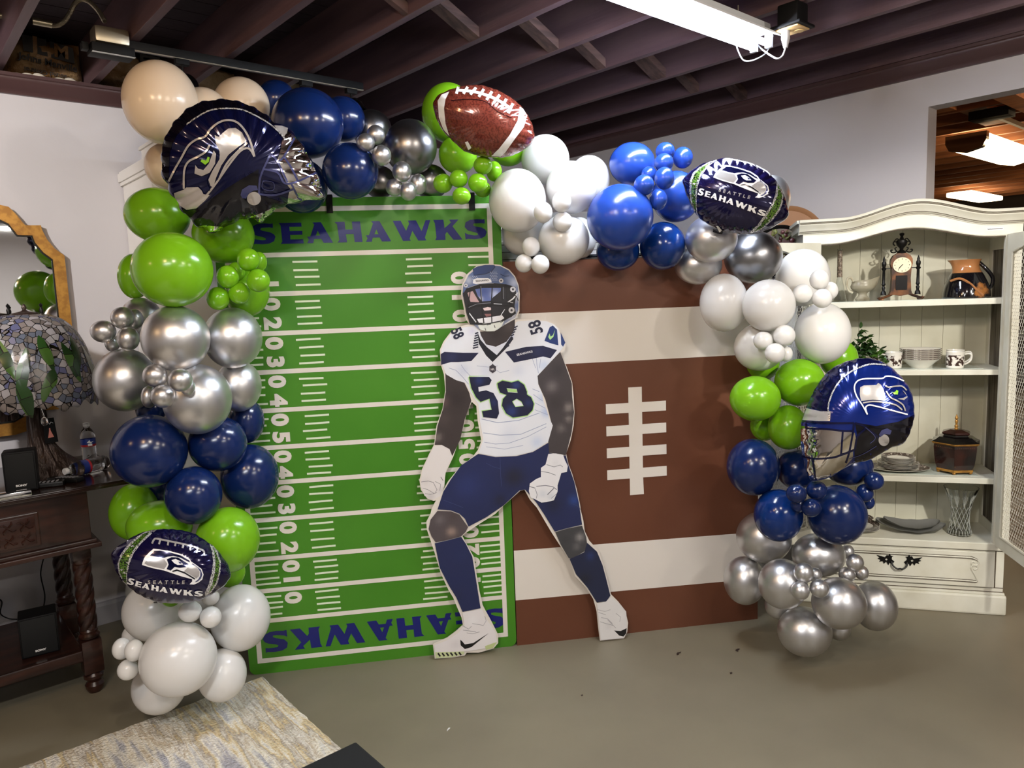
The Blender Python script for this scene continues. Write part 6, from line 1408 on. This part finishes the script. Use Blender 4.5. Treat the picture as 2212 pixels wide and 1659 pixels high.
# bowls and plates: every piece of a stack is its own thing
bo = MB().lathe([(0, 0), (.042, 0), (.044, .004), (.068, .026), (.092, .046), (.094, .048), (.090, .048), (.066, .030), (.042, .008), (0, .006)], seg=44).done('bowl', 'china')
tag(bo, 'lowest bowl of the white and brown bowl stack', 'bowl', 'stacked bowls on the second shelf'); bp = hput(hx_(1990, .15), .15, S2)
bo.location = bp
rimb = MB().lathe([(.0905, .0485), (.094, .0487), (.0942, .046)], seg=44).done('printed_rim', 'transferdark', bo, recalc=False)
words_ = ['second lowest bowl', 'third bowl from the bottom', 'fourth bowl from the bottom', 'fifth bowl from the bottom', 'topmost bowl']
for i, wn in enumerate(words_): dup(bo, bp + Vector((0, 0, .0095 * (i + 1))), 0, wn + ' of the white and brown bowl stack', 'stacked bowls on the second shelf')
def plate(label, P, r, z, group, m='china', rim='transferdark', sx=1):
    o = MB().lathe([(0, 0), (r * .6, 0), (r * .64, .003), (r * .98, .014), (r, .016), (r * .97, .0165), (r * .64, .006), (0, .004)], seg=44, squash=(1, sx)).done('plate', m)
    tag(o, label, 'plate', group); o.location = P + Vector((0, 0, z)); o.rotation_euler = (0, 0, PH.rz)
    MB().lathe([(r * .66, .0072), (r * .985, .0172)], seg=44, squash=(1, sx)).done('printed_rim', rim, o, recalc=False); return o
P3 = hput(hx_(1948, .16), .16, S3); G3 = 'plate stack on the oval platter'
pl_ = plate('oval brown transferware platter under the plate stack on the third shelf', P3, .150, 0, None, sx=.7); pl_.name = 'platter'; pl_['category'] = 'platter'
big = plate('lowest wide plate of the stack on the platter', P3, .098, .0065, G3)
for i, nm in enumerate(('second wide plate from the bottom', 'third wide plate from the bottom', 'uppermost wide plate')): dup(big, P3 + Vector((0, 0, .0065 + .0065 * (i + 1))), PH.rz, nm + ' of the stack on the platter', G3)
sm = plate('lowest small plate lying on the wide plates of the stack', P3, .080, .0335, G3)
for i, nm in enumerate(('second small plate from the bottom', 'third small plate from the bottom', 'fourth small plate from the bottom', 'topmost small plate')): dup(sm, P3 + Vector((0, 0, .0335 + .006 * (i + 1))), PH.rz, nm + ' of the stack on the platter', G3)
P0_ = hput(hx_(1868, .13), .13, S0); G0_ = 'plate stack on the hutch floor'
b0_ = plate('lowest plate of the stack at the left of the hutch floor', P0_, .092, 0, G0_)
for i, nm in enumerate(('second plate from the bottom', 'third plate from the bottom', 'topmost plate')): dup(b0_, P0_ + Vector((0, 0, .006 * (i + 1))), PH.rz, nm + ' of the stack at the left of the hutch floor', G0_)
cb = MB().lathe([(0, 0), (.02, 0), (.022, .012), (.05, .03), (.066, .034), (.062, .036), (.02, .018), (0, .016)], seg=36).done('footed_dish', 'transferdark'); cb.location = P0_ + Vector((-.01, 0, .036)); tag(cb, 'small footed brown dish on the plate stack at the left of the hutch floor', 'dish')
# hexagonal jar
t = thing('ginger_jar', 'hexagonal dark red and black lidded jar with gilt trim and spire finial', 'jar', hput(hx_(2074, .15), .15, S3), PH.rz + R(12))
def hexl(prof): return MB().lathe(prof, seg=6)
hexl([(0, .022), (.088, .022), (.098, .05), (.104, .09), (.108, .135), (.106, .150), (0, .150)]).done('body', 'lacquer', t, False)
mb = MB()
for k in (4, 3):
    a = R(60 * k + 30); c, s_ = math.cos(a), math.sin(a)
    for j in range(-4, 5): mb.tube([(c * .0935 - s_ * .011 * j * .9, s_ * .0935 + c * .011 * j * .9, .14), (c * .079 - s_ * (.011 * j * .7 + .02), s_ * .079 + c * (.011 * j * .7 + .02), .04)], .0007, 4)
mb.done('lattice', 'gold', t)
hexl([(0, .150), (.110, .150), (.116, .156), (.118, .162), (.10, .170), (.082, .184), (.062, .188), (.060, .196), (0, .196)]).done('shoulder', 'lacquerblack', t, False)
hexl([(.110, .1495), (.1185, .156), (.1185, .160), (.112, .160)]).done('gilt_edge', 'gold', t, False)
hexl([(0, .196), (.064, .196), (.070, .202), (.066, .208), (.03, .220), (0, .222)]).done('lid', 'lacquer', t, False)
MB().lathe([(0, .218), (.011, .22), (.006, .228), (.009, .236), (.004, .244), (.007, .256), (.007, .264), (.004, .268), (.008, .276), (.003, .29), (0, .298)], seg=14).done('finial', 'gold', t)
hexl([(0, .010), (.084, .010), (.092, .014), (.092, .022), (.086, .026), (0, .026)]).done('gilt_base', 'gold', t, False)
for k in range(6): a = R(60 * k); MB().sphere((.080 * math.cos(a),     .080 * math.sin(a), .0095), .0085, u=12, v=8).done('ball_foot', 'gold', t)
# crystal vase, leaf platters
t = MB(); prof = [(0, .004), (.052, 0), (.054, .01), (.046, .035), (.040, .07), (.041, .12), (.050, .17), (.066, .215), (.078, .245), (.075, .245), (.060, .213), (.044, .17), (.035, .12), (.034, .07), (.040, .035), (.044, .014), (0, .012)]
rings = []
for r, z in prof:
    n = 64
    if r == 0: rings.append([t.bm.verts.new((0, 0, z))]); continue
    rings.append([t.bm.verts.new(((r + (.0025 * (abs(math.sin(8 * a + z * 40)) - .5) if z < .2 else 0)) * math.cos(a), (r + (.0025 * (abs(math.sin(8 * a + z * 40)) - .5) if z < .2 else 0)) * math.sin(a), z)) for a in [2 * math.pi * k / n for k in range(n)]])
for a, b in zip(rings, rings[1:]):
    for i in range(64):
        j = (i + 1) % 64
        t.bm.faces.new((a[0], b[j], b[i]) if len(a) == 1 else ((a[i], a[j], b[0]) if len(b) == 1 else (a[i], a[j], b[j], b[i])))
def vr(z):
    q = [(.052, 0), (.054, .01), (.046, .035), (.040, .07), (.041, .12), (.050, .17), (.066, .215), (.078, .245)]
    for (r0, z0), (r1, z1) in zip(q, q[1:]):
        if z <= z1: return r0 + (r1 - r0) * (z - z0) / (z1 - z0)
    return q[-1][0]
cuts = MB()
for k in range(14):
    for sg in (-1, 1):
        a0 = 2 * math.pi * k / 14
        cuts.tube([((vr(z) + .0008) * math.cos(a0 + sg * (z - .03) * 9), (vr(z) + .0008) * math.sin(a0 + sg * (z - .03) * 9), z) for z in [.03 + .01 * i for i in range(13)]], .0012, 5)
for k in range(10):
    a0 = 2 * math.pi * k / 10
    for j in range(-2, 3): cuts.tube([((vr(z) + .0008) * math.cos(a0 + j * (z - .145) * 1.6), (vr(z) + .0008) * math.sin(a0 + j * (z - .145) * 1.6), z) for z in (.148, .165, .185, .205, .218 - .006 * abs(j))], .0011, 5)
for k in range(24):
    a0 = 2 * math.pi * k / 24; cuts.tube([((vr(z) + .0008) * math.cos(a0), (vr(z) + .0008) * math.sin(a0), z) for z in (.006, .018, .028)], .0014, 5)
o = tag(t.done('crystal_vase', 'crystal', auto=12), 'cut crystal flared vase on the hutch floor at the right', 'vase'); o.location = hput(hx_(2090, .13), .13, S0); cuts.done('cut_pattern', mat('cut_facets', (225, 228, 222), .12, spec=.8, trans=.5), o)
def leafplate(label, P, L_, W_, rz, tilt, lift):
    mb = MB(); n = 24; g = []
    for i in range(n + 1):
        row = []
        for j in range(9):
            u = -1 + 2 * i / n; v = -1 + j / 4; wd = (1 - abs(u) ** 2.4) ** .6 * (1 + .06 * math.sin(11 * u)) + .03
            row.append(mb.bm.verts.new((u * L_, v * W_ * wd, .030 * u * u + .016 * v * v)))
        g.append(row)
    for i in range(n):
        for j in range(8): mb.bm.faces.new((g[i][j], g[i + 1][j], g[i + 1][j + 1], g[i][j + 1]))
    bmesh.ops.solidify(mb.bm, geom=mb.bm.faces[:], thickness=.005)
    o = tag(mb.done('leaf_platter', 'greyplate'), label, 'platter', 'grey leaf platters on the hutch floor'); o.location = P + Vector((0, 0, lift)); o.rotation_euler = (R(tilt), R(2), rz)
PL = hput(hx_(1978, .15), .15, S0)
leafplate('larger grey leaf shaped platter, the lower of two, on the hutch floor', PL, .165, .085, PH.rz, 3, .006)
leafplate('smaller grey leaf shaped platter lying on top of the larger one', PL + PH.u * .005, .135, .065, PH.rz + .05, 3, .020)
# neighbour cabinet carrying a painted tray and fruit, behind the upright football foil
x_, zc_ = PH.st(1685, 545, .47); TZ = zc_ - .150
t = thing('side_cabinet', 'white cabinet hidden behind the arch, carrying the painted round tray', 'cabinet', hput(x_ - .22, .42, 0), PH.rz)
MB().b2((0, 0, 0), (.36, .22, TZ - .025)).b2((-.01, -.012, TZ - .025), (.37, .23, TZ - .001), .004).done('body', 'cabinet', t, False)
for r, px, m, nm, lb, dd in ((.150, 1685, 'transferdark', 'painted_tray', 'round tray painted with grapes and leaves, dark rim, behind the upright football foil', .47), (.205, 1700, 'basket', 'wicker_tray', 'plain brown wicker tray standing behind the painted fruit tray', .54)):
    x = PH.st(px, 545, dd)[0]; z = TZ + r
    mt = Matrix.Rotation(R(82), 4, 'X')
    o = MB().lathe([(0, .0), (r * .9, 0), (r * .97, .012), (r, .018), (r, .024), (r * .95, .02), (r * .88, .008), (0, .008)], seg=48, mt=mt).done(nm, 'iron' if nm == 'painted_tray' else 'basket'); tag(o, lb, 'tray')
    o.location = hput(x, dd, z); o.rotation_euler = (0, 0, PH.rz)
    if nm == 'painted_tray':
        rnd = random.Random(4)
        MB().lathe([(0, .0095), (r * .87, .0095)], seg=40, mt=mt).done('painted_ground', mat('painted_ground', (52, 50, 28), .4, noise=((84, 36, 34), 18, .45, .6)), o)
        mb = MB(); mg = MB(); ml = MB()
        for i in range(46):
            a = rnd.uniform(0, 6.28); q = r * .8 * math.sqrt(rnd.random()); c = mt @ Vector((q * math.cos(a), q * math.sin(a), .011))
            (mb if i % 3 else mg).sphere(c, rnd.uniform(.010, .016), (1, .35, 1), 12, 8)
        for i in range(26):
            a = rnd.uniform(0, 6.28); q = r * .75 * math.sqrt(rnd.random()); c = mt @ Vector((q * math.cos(a), q * math.sin(a), .02)); leaf(ml, c, (rnd.uniform(-1, 1), -.1, rnd.uniform(-1, 1)), .03, False)
        tag(mb.done('painted_grapes', 'fruit', o), kind='stuff'); tag(mg.done('painted_apples', 'fruitgreen', o), kind='stuff'); tag(ml.done('painted_leaves', mat('pale_leaf', (120, 116, 74), .5), o), kind='stuff')
# dark objects in the next room, beside the plinth
t = thing('iron_stand', 'dark iron plant stand in shadow beyond the hutch plinth', 'stand', (4.75, .85, 0))
MB().lathe([(0, .62), (.2, .62), (.21, .60), (.2, .58), (0, .58)], seg=30).done('top', 'iron', t)
for k in range(4): a = R(45 + 90 * k); MB().tube(smooth_pts([(.18 * math.cos(a), .18 * math.sin(a), .58), (.12 * math.cos(a), .12 * math.sin(a), .3), (.2 * math.cos(a), .2 * math.sin(a), .0)], 6), .022, 8).done('leg', 'iron', t)
